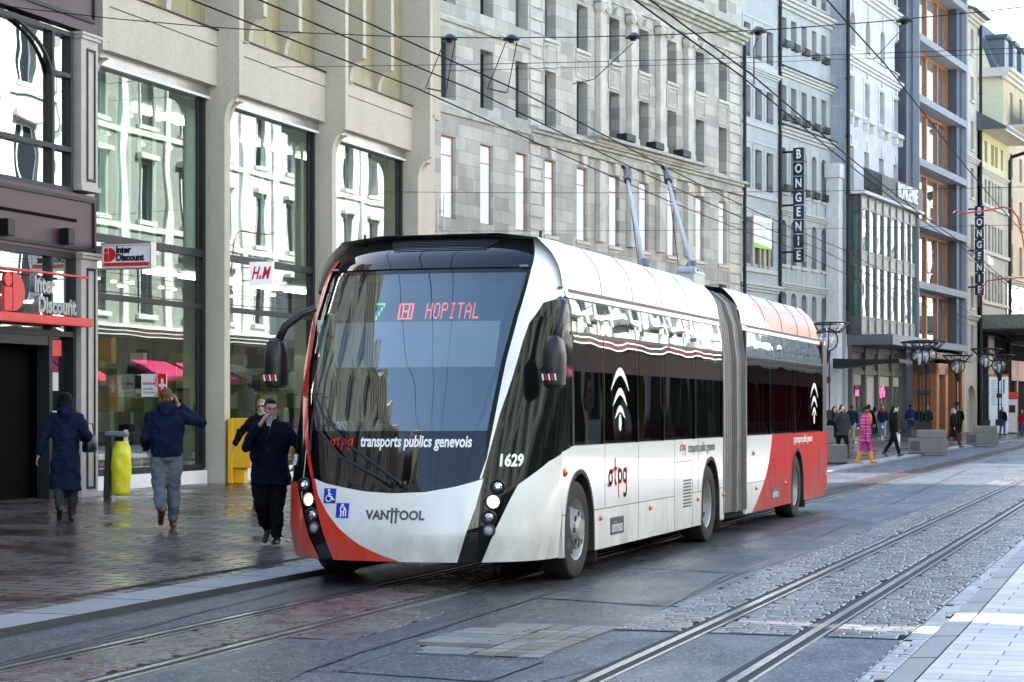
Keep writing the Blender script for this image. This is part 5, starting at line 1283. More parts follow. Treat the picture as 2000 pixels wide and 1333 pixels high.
# shop dummies behind the second window
skinm=mat('dummy_shell',(.42,.37,.26),.5,var=.05)
for k,(x,y,c) in enumerate(((.55,.6,(.06,.055,.025)),(1.15,.75,(.42,.40,.33)))):
    P=hmw(x,y,.15)
    t=empty('shop_dummy',P,A90+R(-60),['bald shop dummy in dark olive top in the second window','bald shop dummy in cream top in the second window'][k],'dummy')
    b=MB(); b.ell((0,0,2.02),(.085,.10,.13)); b.tube([(0,.0,1.7),(0,.01,1.95)],.055); b.build('head',skinm,t,remesh=.015)
    E8=lambda rx,ry,z:[(rx*math.cos(a),ry*math.sin(a),z) for a in [2*PI*j/14 for j in range(14)]]
    MB().loft([E8(.16,.11,1.0),E8(.15,.10,1.2),E8(.17,.12,1.45),E8(.21,.11,1.62),E8(.10,.08,1.75)]).tube([(.2,0,1.62),(.25,.0,1.3),(.22,-.05,1.05)],.05).tube([(-.2,0,1.62),(-.25,.0,1.3),(-.22,-.05,1.05)],.05).build('top',mat('dummy_top',c,.8),t,remesh=.02)
    MB().tube([(-.09,0,1.0),(-.09,0,.1)],[.10,.06]).tube([(.09,0,1.0),(.09,0,.1)],[.10,.06]).box(-.2,.2,-.2,.2,0,.1).build('legs',mat('dummy_trousers',(.02,.02,.02),.8),t)
# globe lamps with open crowns
lg=glass('lamp_globe',(.90,.93,.94),.10,fres=1.3); lb_=mat('lamp_core',(.55,.55,.53),.5)
gran=stone('granite_block',(.19,.18,.165),.8,.5,.006,.12,.8,.3,axes='xz',bmp=.1); granv=mat('vent_grille',(.05,.05,.05),.6)
def lamp_post(loc,h,label,back=False):
    t=empty('globe_lamp',loc,R(20),label,'street lamp','globe lamps along the pavement')
    b=MB()
    for k in range(3): a=2*PI*k/3; b.tube([(.09*math.cos(a),.09*math.sin(a),0),(.09*math.cos(a),.09*math.sin(a),h-.42)],.022,8)
    b.box(-.15,.15,-.15,.15,0,.30); b.lathe([(.13,h*.5-.1),(.14,h*.5),(.13,h*.5+.1)],12); b.lathe([(.03,h-.75),(.13,h-.5),(.14,h-.36)],12); b.build('column',M['iron'],t,smooth='auto')
    b=MB(); b.ell((0,0,h),.26,24); b.build('globe',lg,t,smooth=True); MB().tube([(0,0,h-.32),(0,0,h+.08)],.07,10).build('bulb',lb_,t)
    b=MB()
    for q in (0,1):
        P=[((.35*math.cos(a) if q==0 else 0),(.35*math.cos(a) if q else 0),h+.35*math.sin(a)) for a in [2*PI*j/28 for j in range(29)]]; b.tube(P,.026,6)
    b.build('hoop',M['iron'],t)
    b=MB()
    for r,z in ((.69,h+.50),(.42,h+.24)): b.tube([(r*math.cos(2*PI*j/28),r*math.sin(2*PI*j/28),z) for j in range(29)],.03,6)
    for j in range(8): a=2*PI*j/8; b.tube([(.38*math.cos(a),.38*math.sin(a),h+.2),(.69*math.cos(a),.69*math.sin(a),h+.50)],.022,5)
    b.build('crown',M['iron'],t); return t
def pedestal(loc,label,w=1.0):
    t=empty('stone_pedestal',loc,R(8),label,'pedestal','stone pedestals under the lamps')
    b=MB(); b.box(-.72*w,.68*w,-.5,.5,0,.55,0); b.build('base',gran,t,bevel=.03); b=MB(); b.box(-.42*w,.62*w,-.36,.36,.55,.86,0); b.build('upper_block',gran,t,bevel=.03)
    MB().box(-.66*w,-.32*w,-.52,-.495,.1,.45).build('vent',granv,t); return t
base1=pt(1816,883,74); base1.z=.07
def near(base,u,d): q=pt(u,803,d); return q
pedestal((base1.x-.05,base1.y,.07),'stone pedestal of the twin lamp beside the woman with the white bag')
l1=pt(1797,803,74.2); l2=pt(1811,803,74.8)
lamp_post((l1.x,l1.y,.92),2.72,'front globe lamp of the twin lamp on the stone pedestal'); lamp_post((l2.x,l2.y,.92),2.78,'rear globe lamp half hidden by the front lamp of the twin')
base2=pt(1920,868,93); pedestal((base2.x,base2.y,.08),'stone pedestal in front of the white information totem')
l3=pt(1926,803,93); l4=pt(1952,803,96)
lamp_post((l3.x,l3.y,.92),3.05,'globe lamp on the pedestal beside the white totem'); lamp_post((l4.x,l4.y,.92),2.85,'globe lamp standing behind the white totem'); 
l5=pt(1870,803,96); lamp_post((l5.x,l5.y,.2),3.55,'single globe lamp by the stone arch of the beige house')
l6=pt(1614,803,62); lamp_post((l6.x,l6.y,1.35),2.45,'globe lamp half hidden behind the rear of the bus')
p=GW(1646,905); pl=empty('stone_pedestal',(p.x-.2,p.y+.5,p.z),R(10),'low stone pedestal by the tail of the bus','pedestal','stone pedestals under the lamps')
MB().box(-.9,.25,-.5,.5,0,.55).build('base',gran,pl,bevel=.03); MB().box(-.85,-.15,-.3,.4,.55,1.1).build('upper_block',gran,pl,bevel=.03)
# white information totem, ticket machine
q=pt(1950,803,126); t=empty('information_totem',(q.x,q.y,.2),R(14),'tall white information totem with an orange top edge','totem')
MB().box(-.60,.60,-.1,.1,0,3.55).build('panel',M['white'],t,bevel=.02); MB().box(-.6,.6,-.105,.105,3.56,3.7).build('top_edge',mat('orange_edge',(.6,.10,.02),.5),t)
b=MB(); rr=random.Random(4)
for k in range(16): z=3.3-k*.1; b.box(-.45,-.45+rr.uniform(.2,.75),-.106,-.101,z,z+.025)
b.box(.28,.36,-.107,-.101,2.5,3.4); b.box(.05,.3,-.107,-.101,1.05,1.5); b.build('print',M['frame'],t)
q=pt(1976,803,132); t=empty('ticket_machine',(q.x,q.y,.2),R(10),'grey ticket machine with a red cap beyond the totem','ticket machine')
MB().box(-.35,.35,-.25,.25,0,2.2).build('body',M['alu'],t,bevel=.03); MB().box(-.4,.4,-.3,.3,2.2,2.65).build('cap',M['red'],t,bevel=.03); MB().box(-.2,.2,-.26,-.245,1.3,1.8).build('screen',M['black'],t)
# bicycle
p=GW(1768,856); t=empty('bicycle',(p.x,p.y,p.z),R(35),'black bicycle parked by the olive shop front','bicycle')
for x in (-.52,.52):
    b=MB(); b.tube([(x+.33*math.cos(a),0,.34+.33*math.sin(a)) for a in [2*PI*k/24 for k in range(25)]],.022,6); w=b.build('wheel',B['rubber'],t)
    b=MB()
    for k in range(8): a=PI*k/8; b.tube([(x-.32*math.cos(a),0,.34-.32*math.sin(a)),(x+.32*math.cos(a),0,.34+.32*math.sin(a))],.004,4)
    b.build('spokes',M['alu'],w)
b=MB(); 
for a_,c_ in (((-.52,.34),(-.15,.3)),((-.15,.3),(-.28,.85)),((-.28,.8),(.36,.82)),((-.15,.3),(.36,.78)),((.36,.95),(.52,.34)),((-.52,.34),(-.26,.75))): b.tube([(a_[0],0,a_[1]),(c_[0],0,c_[1])],.02,6)
b.build('frame',M['black'],t); MB().tube([(.30,-.28,1.05),(.36,0,1.0),(.30,.28,1.05)],.014).build('handlebar',M['alu'],t); MB().ell((-.3,0,.9),(.14,.07,.035)).build('saddle',M['black'],t); MB().box(.38,.72,-.18,.18,.72,.98).build('basket',M['iron'],t)
# overhead wires
WIREM=mat('wire_black',(.012,.012,.013),.9,var=0,spec=.08)
def wire(pts,r,label,cat='wire',group=None,name='overhead_wire'):
    return tag(MB().tube(pts,r,6).build(name,WIREM),label,cat,group)
def sagline(x,z,y0,y1,dz=.10,span=24,x1=None):
    P=[];n=int((y1-y0)/3)
    for i in range(n+1):
        y=y0+(y1-y0)*i/n; t=((y-22.8)/span)%1; P.append((x+((x1-x)*(i/n) if x1 is not None else 0),y,z-dz*4*t*(1-t)))
    return P
wire(sagline(-8.45,5.42,4,150),.008,'leftmost overhead trolley wire above the far kerb')
wire(sagline(-7.74,5.36,4,150),.008,'trolley wire touched by the left bus pole'); wire(sagline(-7.19,5.33,4,150),.008,'trolley wire touched by the right bus pole')
wire(sagline(-4.60,5.38,4,150),.009,'left wire of the close pair above the middle of the road'); wire(sagline(-4.47,5.38,4,150),.009,'right wire of the close pair above the middle of the road')
wire(sagline(-2.98,5.40,4,150),.008,'overhead tram wire above the near rails')
def span(y,z,xl,xr,label,dip=.35,slope=.1):
    P=[(xl+(xr-xl)*i/24, y+slope*(xl+(xr-xl)*i/24), z-dip*4*(i/24)*(1-i/24)) for i in range(25)]; return wire(P,.0065,label,group=None,name='span_wire')
zsp=lambda x:6.0+.0098*(x+5.5)**2
WIRES=wire([(x,23.5+.1*x,zsp(x)) for x in [-18.2+27.7*i/24 for i in range(25)]],.006,'span wire with five dark hangers crossing above the bus',name='span_wire')
span(40,8.75,-18.3,9.5,'high thin span wire crossing in front of the stone columns',.2)
span(48,7.0,-18.5,9.5,'thin span wire crossing at the height of the glazed bay',.25); span(64,7.5,-24,9.5,'farthest thin span wire low across the stone facade',.2); span(52,10.6,-18.5,9.5,'topmost thin span wire across the white stone house',.1)
for k,(x,lab) in enumerate(((-8.2,'dark wire hanger above the leftmost trolley wire'),(-7.45,'dark wire hanger above the trolley pair'),(-6.0,'dark wire hanger with a slanting pull-off above the bus'),(-4.55,'dark wire hanger holding the close wire pair'),(-2.9,'dark wire hanger above the near tram wire'))):
    y=23.5+.1*x; z=zsp(x)
    h=empty('wire_hanger',(x,y,z),0,lab,'wire hanger','hangers on the near span wire')
    b=MB(); b.lathe([(.01,.04),(.04,.035),(.10,-.01),(.10,-.025),(.04,-.03),(.035,-.055),(0,-.065)],14); b.build('insulator',M['black'],h,smooth='auto')
    b=MB()
    if k==2: b.tube([(0,0,-.08),(-.45,-.1,-.5),(-.7,-.15,-.55)],.006,5)
    elif k==4: b.tube([(0,0,-.08),(-.35,-.05,-.45),(-.08,0,-.62)],.006,5)
    elif k==3: b.tube([(0,0,-.08),(-.05,0,-.2),(-.05,.0,-.62)],.008,5)
    else: b.tube([(-.07,0,-.05),(-.25,-.15,-.62)],.006,5).tube([(.07,0,-.05),(-.1,.15,-.62)],.006,5).tube([(-.22,-.16,-.62),(-.12,.16,-.62)],.010,5)
    b.build('suspension',M['iron'],h)
pull=[pt(1262,132,23.2),pt(1215,190,22.9),pt(1168,216,22.6)]
redm=mat('red_tube',(.26,.016,.018),.4)
tag(MB().tube([pt(u,v,62) for u,v in ((1862,418),(1866,412),(1882,417),(1930,411),(1958,405),(1975,408),(1988,425),(1995,450),(2003,500),(2006,640))],.026,8).build('bracket_arm',redm,smooth=True),'red curved bracket arm hanging at upper right under the yellow house','bracket')
tag(MB().tube([pt(u,v,100) for u,v in ((1911,600),(1913,578),(1920,560),(1928,549),(1960,545),(2004,542))],.03,8).build('bracket_arm',redm,smooth=True),'dull red bent bracket arm lower down beside the second vertical sign','bracket')
# ================================================================ people
SKIN=mat('skin',(.42,.23,.16),.55,var=.08); SKIN2=mat('pale_skin',(.55,.34,.26),.55,var=.06); SKIND=mat('brown_skin',(.13,.065,.04),.5,var=.08)
CL={}
FOLD=bpy.data.textures.new('folds','CLOUDS'); FOLD.noise_scale=.11; FOLD.noise_depth=2; FOLD_H=bpy.data.textures.new('locks','CLOUDS'); FOLD_H.noise_scale=.03; FOLD_H.noise_depth=2
def cloth(n,c,rough=.85,b=.5,bs=9):
    if n not in CL: CL[n]=mat('cloth_'+n,tuple(q*.8 for q in c),rough,var=.25,vs=7,bmp=b,bs=bs,bd=.03,spec=.08)
    return CL[n]
def plaid():
    m,n,p=newmat('plaid_pink'); co=objco(n); sx=n.nodes.new('ShaderNodeSeparateXYZ'); n.links.new(co,sx.inputs[0])
    def st(i,fq,th):
        a=n.nodes.new('ShaderNodeMath'); a.operation='MULTIPLY'; a.inputs[1].default_value=fq; n.links.new(sx.outputs[i],a.inputs[0])
        f=n.nodes.new('ShaderNodeMath'); f.operation='FRACT'; n.links.new(a.outputs[0],f.inputs[0]); return ramp(n,f.outputs[0],th,th+.02)
    c=mixrgb(n,st(0,6,.75),(.42,.03,.19),(.03,.01,.02)); c=mixrgb(n,st(2,5,.78),c,(.10,.01,.05)); c=mixrgb(n,st(2,10,.9),c,(.7,.25,.45)); n.links.new(c,p.inputs['Base Color']); p.inputs['Roughness'].default_value=.85; return m
def ering(c,rx,ry,n=16,t=(0,0)):
    return [(c[0]+rx*math.cos(2*PI*k/n),c[1]+ry*math.sin(2*PI*k/n),c[2]+t[0]*math.cos(2*PI*k/n)+t[1]*math.sin(2*PI*k/n)) for k in range(n)]
def bone(mb,a,b_,r0,r1,n=10,mid=None):
    a,b_=Vector(a),Vector(b_); P=[a]+([a.lerp(b_,.4)] if mid else [])+[b_]; Rr=[r0]+([mid] if mid else [])+[r1]
    mb.tube(P,Rr,n); mb.ell(a,r0,10); mb.ell(b_,r1,10)
def hand(mb,w,d,side,up,s=1.,curl=.6,bend=None):
    """palm, four jointed fingers of unequal length and a side thumb; d = direction, side = thumb side"""
    d=Vector(d).normalized(); side=Vector(side); side=(side-side.dot(d)*d).normalized(); nrm=d.cross(side).normalized()
    if up is not None and nrm.dot(Vector(up))<0: nrm=-nrm
    w=Vector(w); Rm=Matrix((side,nrm,d)).transposed()
    mb.ell(w+d*.045*s,(.042*s,.017*s,.056*s),12,rot=Rm)
    for k,(o,L) in enumerate(((.028,.072),(.010,.080),(-.009,.075),(-.027,.058))):
        p0=w+d*.085*s+side*o*s; d1=(d+nrm*curl*.45).normalized(); p1=p0+d1*L*.5*s; d2=(d+nrm*curl*1.5).normalized(); p2=p1+d2*L*.5*s
        mb.tube([p0-d*.02*s,p0,p1,p2],[.0095*s,.0095*s,.009*s,.007*s],8); mb.ell(p2,.007*s,6)
    t0=w+d*.02*s+side*.03*s; t1=t0+(side*.8+d*.7+nrm*.3).normalized()*.045*s; t2=t1+(d*.9+side*.15+nrm*.4).normalized()*.035*s
    mb.tube([t0,t1,t2],[.013*s,.011*s,.008*s],8); mb.ell(t2,.008*s,6)
def head(mb,c,yaw,pitch,s=1.,female=False):
    Mh=Matrix.Translation(c)@Matrix.Rotation(yaw,4,'Z')@Matrix.Rotation(pitch,4,'X')@Matrix.Scale(s,4)
    mb.ell((0,-.012,.03),(.074,.094,.088),16,M=Mh); mb.ell((0,.025,-.03),(.060,.068,.082),14,M=Mh); mb.ell((0,.062,-.085),(.030,.026,.024),10,M=Mh)
    mb.tube([(0,.085,.018),(0,.108,-.022),(0,.112,-.034)],[.010,.014,.013],8,M=Mh); mb.ell((0,.100,-.040),(.020,.013,.010),8,M=Mh)
    mb.ell((0,.076,.034),(.058,.022,.012),10,M=Mh); mb.ell((.042,.062,-.015),(.022,.022,.022),8,M=Mh); mb.ell((-.042,.062,-.015),(.022,.022,.022),8,M=Mh)
    mb.ell((0,.084,-.058),(.026,.012,.007),10,M=Mh); mb.ell((0,.081,-.071),(.022,.012,.008),10,M=Mh)
    for sx in (1,-1): mb.ell((sx*.077,-.012,-.005),(.010,.020,.032),10,M=Mh)
    return Mh
def person(label,loc,yaw,h=1.75,L=(12,8),Rg=(-14,10),Lh=None,Rh=None,skin=None,top=None,hem=.82,trous=None,shoe=None,hair=None,hairlen=0,headyaw=0,pitch=0,lean=0,fat=1.,skirt=None,near=False,hood=False,handL=None,handR=None,flare=1.,collar=None,group=None,lift=(0,0),puff=0):
    """one figure: forward is +y, its own left is -x; arms are given as elbow and wrist offsets from the shoulder"""
    k=h/1.75; vx=.0105 if near else .024; skin=skin or SKIN
    hips={-1:Vector((-.092,0,.90)),1:Vector((.092,0,.90))}; legs={}
    for sx,(a,bn) in ((-1,L),(1,Rg)):
        kn=hips[sx]+Vector((0,math.sin(R(a)),-math.cos(R(a))))*.43; an=kn+Vector((-sx*.012,math.sin(R(a-bn)),-math.cos(R(a-bn))))*.41
        legs[sx]=(hips[sx],kn,an,R(a-bn))
    def toe(sx): 
        _,_,an,ang=legs[sx]; f=Vector((sx*.03,math.cos(ang*.9),math.sin(ang*.9))).normalized(); dn=Vector((0,math.sin(ang*.9),-math.cos(ang*.9))).normalized(); return an,f,dn
    low=1e9
    feet={}
    for sx in (-1,1):
        an,f,dn=toe(sx)
        if legs[sx][3]>-.35: f=Vector((sx*.05,1,max(-.05,min(.25,math.sin(legs[sx][3]))))).normalized(); dn=Vector((0,0,-1))
        feet[sx]=(an,f,dn); low=min(low,(an+dn*.085-f*.06).z,(an+dn*.085+f*.17).z)
    ob=empty_root=None
    S=Matrix.Scale(k,4)@Matrix.Translation((0,0,-low))
    ln=lambda v: Vector((v[0],v[1]+max(0,v[2]-.95)*lean,v[2]))
    sh={-1:ln((-.19*fat**.5,0,1.42)),1:ln((.19*fat**.5,0,1.42))}
    Lh=Lh or ((-.06,-.03,-.29),(-.05,.06,-.53)); Rh=Rh or ((.06,.03,-.29),(.05,.10,-.53))
    arms={-1:(sh[-1],sh[-1]+Vector(Lh[0]),sh[-1]+Vector(Lh[1])),1:(sh[1],sh[1]+Vector(Rh[0]),sh[1]+Vector(Rh[1]))}
    hc=ln((0,.02,1.615))
    b=MB(); b.loft([ering((0,0,.86),.14,.10),ering((0,0,.98),.15,.11),ering(ln((0,0,1.12)),.135,.10),ering(ln((0,0,1.3)),.165,.11),ering(ln((0,0,1.42)),.155,.09),ering(ln((0,0,1.47)),.07,.06)])
    b.tube([ln((0,-.005,1.42)),ln((0,.005,1.52)),hc-Vector((0,.012,.05))],[.062,.055,.056],12)
    Mh=head(b,hc,headyaw,pitch,1.,False)
    for sx in (-1,1):
        a,e,w=arms[sx]; bone(b,a+Vector((-sx*.03,0,-.045)),e,.047,.040); bone(b,e,w,.041,.028,mid=.042)
        d=(w-e).normalized(); hd=(handL if sx<0 else handR) or {}
        hand(b,w,hd.get('d',d),hd.get('side',Vector((0,1,0)) if abs(d.y)<.9 else Vector((0,0,1))),hd.get('up',Vector((-sx,0,0))),1.0,hd.get('curl',.5))
        hp,kn,an,ang=legs[sx]; bone(b,hp,kn,.082,.055); bone(b,kn,an,.053,.038,mid=.055)
        an,f,dn=feet[sx]; b.tube([an,an+dn*.05],.035,8); b.tube([an+dn*.055-f*.04,an+dn*.055+f*.15],[.03,.022],8)
    ob=b.build('person',skin,None,remesh=vx); 
    for v in ob.data.vertices: v.co=S@v.co
    ob.location=loc; ob.rotation_euler=(0,0,yaw); tag(ob,label,'person',group)
    def part(mb,name,m,rm=None,smooth=False):
        mb.v=[tuple(S@Vector(p)) for p in mb.v]; o_=mb.build(name,m,ob,remesh=rm if rm is not None else vx*1.1,smooth=smooth)
        if near and name in ('coat','jacket','trousers','hair'):
            dm=o_.modifiers.new('folds','DISPLACE'); dm.texture=FOLD_H if name=='hair' else FOLD; dm.texture_coords='LOCAL'; dm.strength=.022 if name=='hair' else .055; dm.mid_level=.5
        return o_
    # eyes and brows
    if near:
        for sx in (1,-1):
            q=MB(); q.ell((sx*.030,.0885,.010),(.013,.008,.006),10,M=Mh); part(q,'eye',bpy.data.materials['eye_white'] if 'eye_white' in bpy.data.materials else mat('eye_white',(.06,.05,.045),.2,var=0),0,True)
            q=MB(); q.tube([(sx*.012,.098,.030),(sx*.032,.096,.037),(sx*.052,.080,.030)],[.004,.0055,.003],6,M=Mh); part(q,'eyebrow',hair or SKIN,0)
    if hair:
        q=MB()
        if hairlen==0:
            q.ell((0,-.030,.054),(.080,.088,.084),16,M=Mh); q.ell((0,-.060,-.005),(.070,.052,.072),12,M=Mh); q.ell((0,.030,.108),(.056,.052,.026),10,M=Mh)
            # keep the face free: hair sits behind the ears
            for sx in (1,-1): q.ell((sx*.072,-.002,.03),(.011,.016,.03),8,M=Mh)
        else:
            q.ell((0,-.030,.050),(.088,.096,.092),16,M=Mh); q.tube([(0,-.055,.04),(0,-.085,-.08),(0,-.095,-.10-hairlen)],[.092,.112,.085],12,M=Mh,ell=.62)
            for sx in (1,-1): q.tube([(sx*.07,.01,.04),(sx*.085,-.005,-.06),(sx*.075,-.02,-.06-hairlen*.8)],[.03,.034,.022],8,M=Mh)
        part(q,'hair',hair)
    if trous:
        q=MB(); q.loft([ering((0,0,.83),.13*fat,.115*fat),ering((0,-.01,.92),.168*fat,.135*fat),ering((0,0,1.04),.155*fat,.125*fat)])
        for sx in (-1,1):
            hp,kn,an,ang=legs[sx]; e=kn.lerp(an,.98); q.tube([hp+Vector((0,0,.03)),hp.lerp(kn,.5),kn,kn.lerp(an,.5),e],[.105*fat,.092*fat,.073*fat,.068*fat*flare,.062*flare],12); q.ell(kn,.073*fat,10); q.ell(hp,.104*fat,12)
        part(q,'trousers',trous)
    if skirt:
        q=MB(); q.loft([ering((0,0,.55),.19,.16),ering((0,0,.8),.18,.14),ering((0,0,1.0),.15,.115)]); part(q,'skirt',skirt)
    if top:
        q=MB(); z=hem; F=fat
        r=[]
        if hem<.8: r=[ering((0,.0,hem),.215*F,.185*F),ering((0,0,(hem+.85)/2),.20*F,.165*F),ering((0,0,.9),.185*F,.15*F)]
        else: r=[ering((0,0,hem),.178*F,.145*F),ering((0,0,hem+.03),.18*F,.147*F)]
        r+=[ering(ln((0,0,1.08)),.178*F,.145*F),ering(ln((0,0,1.25)),.195*F,.15*F),ering(ln((0,0,1.36)),.20*F,.135*F),ering(ln((0,0,1.44)),.165*F,.105*F),ering(ln((0,-.008,1.50)),.078,.078),ering(ln((0,-.008,1.53)),.074,.074)]
        q.loft(r)
        pf=puff
        for sx in (-1,1):
            a,e,w=arms[sx]; a=a+Vector((-sx*.025,0,-.035)); q.tube([a,a.lerp(e,.5),e],[.078*F**.3+pf,.072+pf,.062+pf],12); q.ell(a,.080*F**.3+pf,12); q.ell(e,.066+pf,12); q.tube([e,e.lerp(w,.5),e.lerp(w,.93)],[.064+pf,.058+pf,.050],12)
        if hood: q.ell(ln((0,-.085,1.50)),(.125,.085,.075),14); q.ell(ln((0,-.12,1.46)),(.10,.06,.08),12)
        part(q,'coat' if hem<.8 else 'jacket',top)
    if collar: part(MB().loft([ering(ln((0,.0,1.46)),.085,.088),ering(ln((0,.005,1.55)),.072,.078)]),'collar',collar)
    if shoe:
        for sx in (-1,1):
            an,f,dn=feet[sx]; q=MB(); q.tube([an+Vector((0,0,.03)),an+dn*.05],[.047,.05],10); q.tube([an+dn*.052-f*.055,an+dn*.05+f*.05,an+dn*.06+f*.17],[.040,.044,.034],10,ell=.8); q.ell(an+dn*.06+f*.17,(.036,.036,.026),10); q.ell(an+dn*.05-f*.05,.04,10)
            part(q,'shoe',shoe)
    ob['_mh']=0; del ob['_mh']
    return ob,S,Mh,arms,part
navy=cloth('navy',(.010,.018,.048)); navyd=cloth('dark_navy',(.006,.009,.020)); blk_=cloth('black',(.008,.008,.009)); grey=cloth('grey_jeans',(.16,.18,.215),.9,.6); jean=cloth('blue_jeans',(.055,.11,.26)); beige_=cloth('beige',(.33,.28,.2)); brown=cloth('rust',(.085,.028,.018))
hblack=cloth('black_hair',(.008,.007,.007),.45,.8,40); hbrown=cloth('sandy_hair',(.17,.095,.05),.5,.8,40); hgrey=cloth('dark_grey_hair',(.022,.02,.02),.45,.8,40); hblond=cloth('blond_hair',(.52,.40,.26),.5,.7,40); hfair=cloth('fair_hair',(.5,.42,.33),.5,.7,40)
leather=mat('black_leather',(.010,.010,.011),.35,var=.2); oxblood=mat('oxblood_leather',(.13,.022,.016),.35,var=.2); dgrey=cloth('dark_grey',(.045,.047,.05))
def towards(p,u2=None,ang=0): return math.atan2(-p.y,-p.x)-PI/2+R(ang)   # face the camera, turned by ang
# man in navy jacket and grey jeans, walking away, phone at his right ear
p=GW(325,1033); 
ob,S,Mh,arms,part=person('man in navy jacket and grey jeans walking away with a hand at his ear',(p.x,p.y,p.z),towards(p,ang=180+4),1.77,L=(-6,46),Rg=(6,2),Rh=((.235,.05,-.11),(-.055,.06,.12)),Lh=((-.07,.02,-.29),(-.02,.20,-.46)),skin=SKIN2,top=navy,hem=.88,trous=grey,shoe=oxblood,hair=hbrown,near=True,fat=1.16,hood=True,headyaw=R(-8),handR={'d':(-.35,.10,1),'side':(0,-.6,.5),'up':(-1,0,0),'curl':.9})
# man in navy coat walking towards the camera, smoking
p=GW(530,1064)
ob,S,Mh,arms,part=person('man in dark navy coat walking with a cigarette at his mouth',(p.x,p.y,p.z),towards(p,ang=-14),1.66,L=(9,6),Rg=(14,52),Rh=((.07,.13,-.25),(-.135,.20,.035)),Lh=((-.15,-.05,-.27),(-.12,.10,-.44)),skin=SKIN,top=navyd,hem=.70,trous=blk_,shoe=leather,hair=hgrey,near=True,fat=1.2,headyaw=R(24),pitch=R(-6),handR={'d':(-.45,-.15,.8),'side':(.2,-.6,.5),'up':(0,-1,-.2),'curl':.6})
q=MB(); q.add([ln_(v) for v in ((-.035,.085,1.525),(.035,.085,1.525),(.0,.125,1.36),(-.03,.10,1.45),(.03,.10,1.45))],[(0,1,4,3),(3,4,2)]) if False else None
q=MB(); q.loft([ering((0,.012,1.475),.070,.078),ering((0,.016,1.545),.064,.068)]); part(q,'shirt_collar',cloth('shirt_white',(.5,.52,.56)),0)
q=MB(); q.prism([(-.04,1.50),(.04,1.50),(.012,1.37),(-.012,1.37)],.085,.128,'y'); part(q,'shirt_front',cloth('shirt_white',(.5,.52,.56)),0)
q=MB(); q.tube([(-.015,.135,1.40),(-.01,.165,1.25),(-.005,.165,1.05),(.0,.175,.90),(.0,.19,.72)],.007,6); part(q,'placket',leather,0)
q=MB(); q.loft([ering((0,-.02,1.47),.095,.085),ering((0,-.03,1.545),.078,.066)]); part(q,'coat_collar',blk_,0)
q=MB(); q.tube([(0,.095,-.064),(.03,.165,-.075)],.0042,6,M=Mh); q.v=[tuple(S@Vector(v)) for v in q.v]; cg=q.build('cigarette',M['white'])
cg.location=ob.location; cg.rotation_euler=ob.rotation_euler; tag(cg,'white cigarette between the lips of the man in the navy coat','cigarette')
# woman in long navy coat walking away, handbag on her right arm
p=GW(128,1018)
ob,S,Mh,arms,part=person('woman with dark hair in a long navy quilted coat walking away',(p.x,p.y,p.z),towards(p,ang=180+2),1.70,L=(-4,38),Rg=(4,2),Rh=((.10,-.08,-.27),(.05,.13,-.31)),Lh=((-.10,-.02,-.29),(-.17,.03,-.54)),skin=SKIN2,top=navy,hem=.40,trous=dgrey,shoe=leather,hair=hblack,hairlen=.13,near=True,fat=1.02,hood=True,puff=.008)
def bag(ob,S,pos,size,m,label,name='handbag',cat='handbag',strap=None):
    q=empty(name,(0,0,0),0,label,cat); q.location=ob.matrix_basis@(S@Vector(pos)); q.rotation_euler=ob.rotation_euler
    x,y,z=size; MB().loft([ering((0,0,-z/2),x*.46,y*.46,20),ering((0,0,-z/4),x*.52,y*.52,20),ering((0,0,z/4),x*.48,y*.5,20),ering((0,0,z/2),x*.40,y*.36,20)]).build('body',m,q,smooth='auto')
    MB().tube([(-x*.3,0,z*.45),(-x*.2,0,z*.45+(strap or z)*.8),(x*.2,0,z*.45+(strap or z)*.8),(x*.3,0,z*.45)],.010,6).build('strap',m,q); return q
hb_=bag(ob,S,(.33,.10,1.03),(.20,.30,.22),leather,'black leather handbag hanging from the arm of the woman in the long coat')
# fair-haired woman with sunglasses behind the smoking man
p=GW(503,958+30)
ob,S,Mh,arms,part=person('fair-haired woman in black jacket with sunglasses and pale scarf behind the man',(p.x-.40,p.y+1.,p.z),towards(p,ang=-6),1.66,L=(-8,10),Rg=(14,12),Rh=((.17,.05,-.25),(.27,.14,-.47)),skin=SKIN2,top=blk_,hem=.80,trous=blk_,shoe=leather,hair=hfair,near=True,collar=cloth('pale_scarf',(.5,.5,.52)))
q=MB(); 
for sx in (1,-1): q.ell((sx*.032,.094,.010),(.027,.008,.020),10,M=Mh)
q.tube([(-.075,.0,.016),(-.05,.088,.018),(0,.102,.016),(.05,.088,.018),(.075,.0,.016)],.004,5,M=Mh); part(q,'sunglasses',leather,0)
# ------------------------------------------------ the crowd farther up the street
def far(u,v,label,ang=0,**kw):
    p=GW(u,v); kw.setdefault('L',(16,6)); kw.setdefault('Rg',(-14,12)); kw.setdefault('shoe',leather); kw.setdefault('group','passers-by far up the street')
    return person(label,(p.x,p.y,p.z),towards(p,ang=ang),**kw)
UP=((.16,.10,-.16),(.05,.16,.12))
far(1645,897,'woman with long dark hair raising a hand to her face beside the low pedestal',25,h=1.72,top=dgrey,hem=.74,trous=blk_,hair=hblack,hairlen=.2,Rh=((.13,.12,-.2),(.0,.2,.08)),skin=SKIN2)
far(1663,868,'man in blue puffer jacket and beige trousers seen from behind',180,h=1.72,top=navy,trous=beige_,hair=hblack,puff=.01)
ob,S,Mh,arms,part=far(1690,906,'woman in pink plaid coat, pink tights and orange boots',62,h=1.68,top=plaid(),hem=.62,trous=cloth('pink_tights',(.55,.03,.25)),shoe=mat('orange_boot',(.62,.24,.02),.45),hair=cloth('cropped_hair',(.02,.015,.012)),skin=SKIND,headyaw=R(20),pitch=R(-25),L=(14,4),Rg=(-10,10))
b=MB()
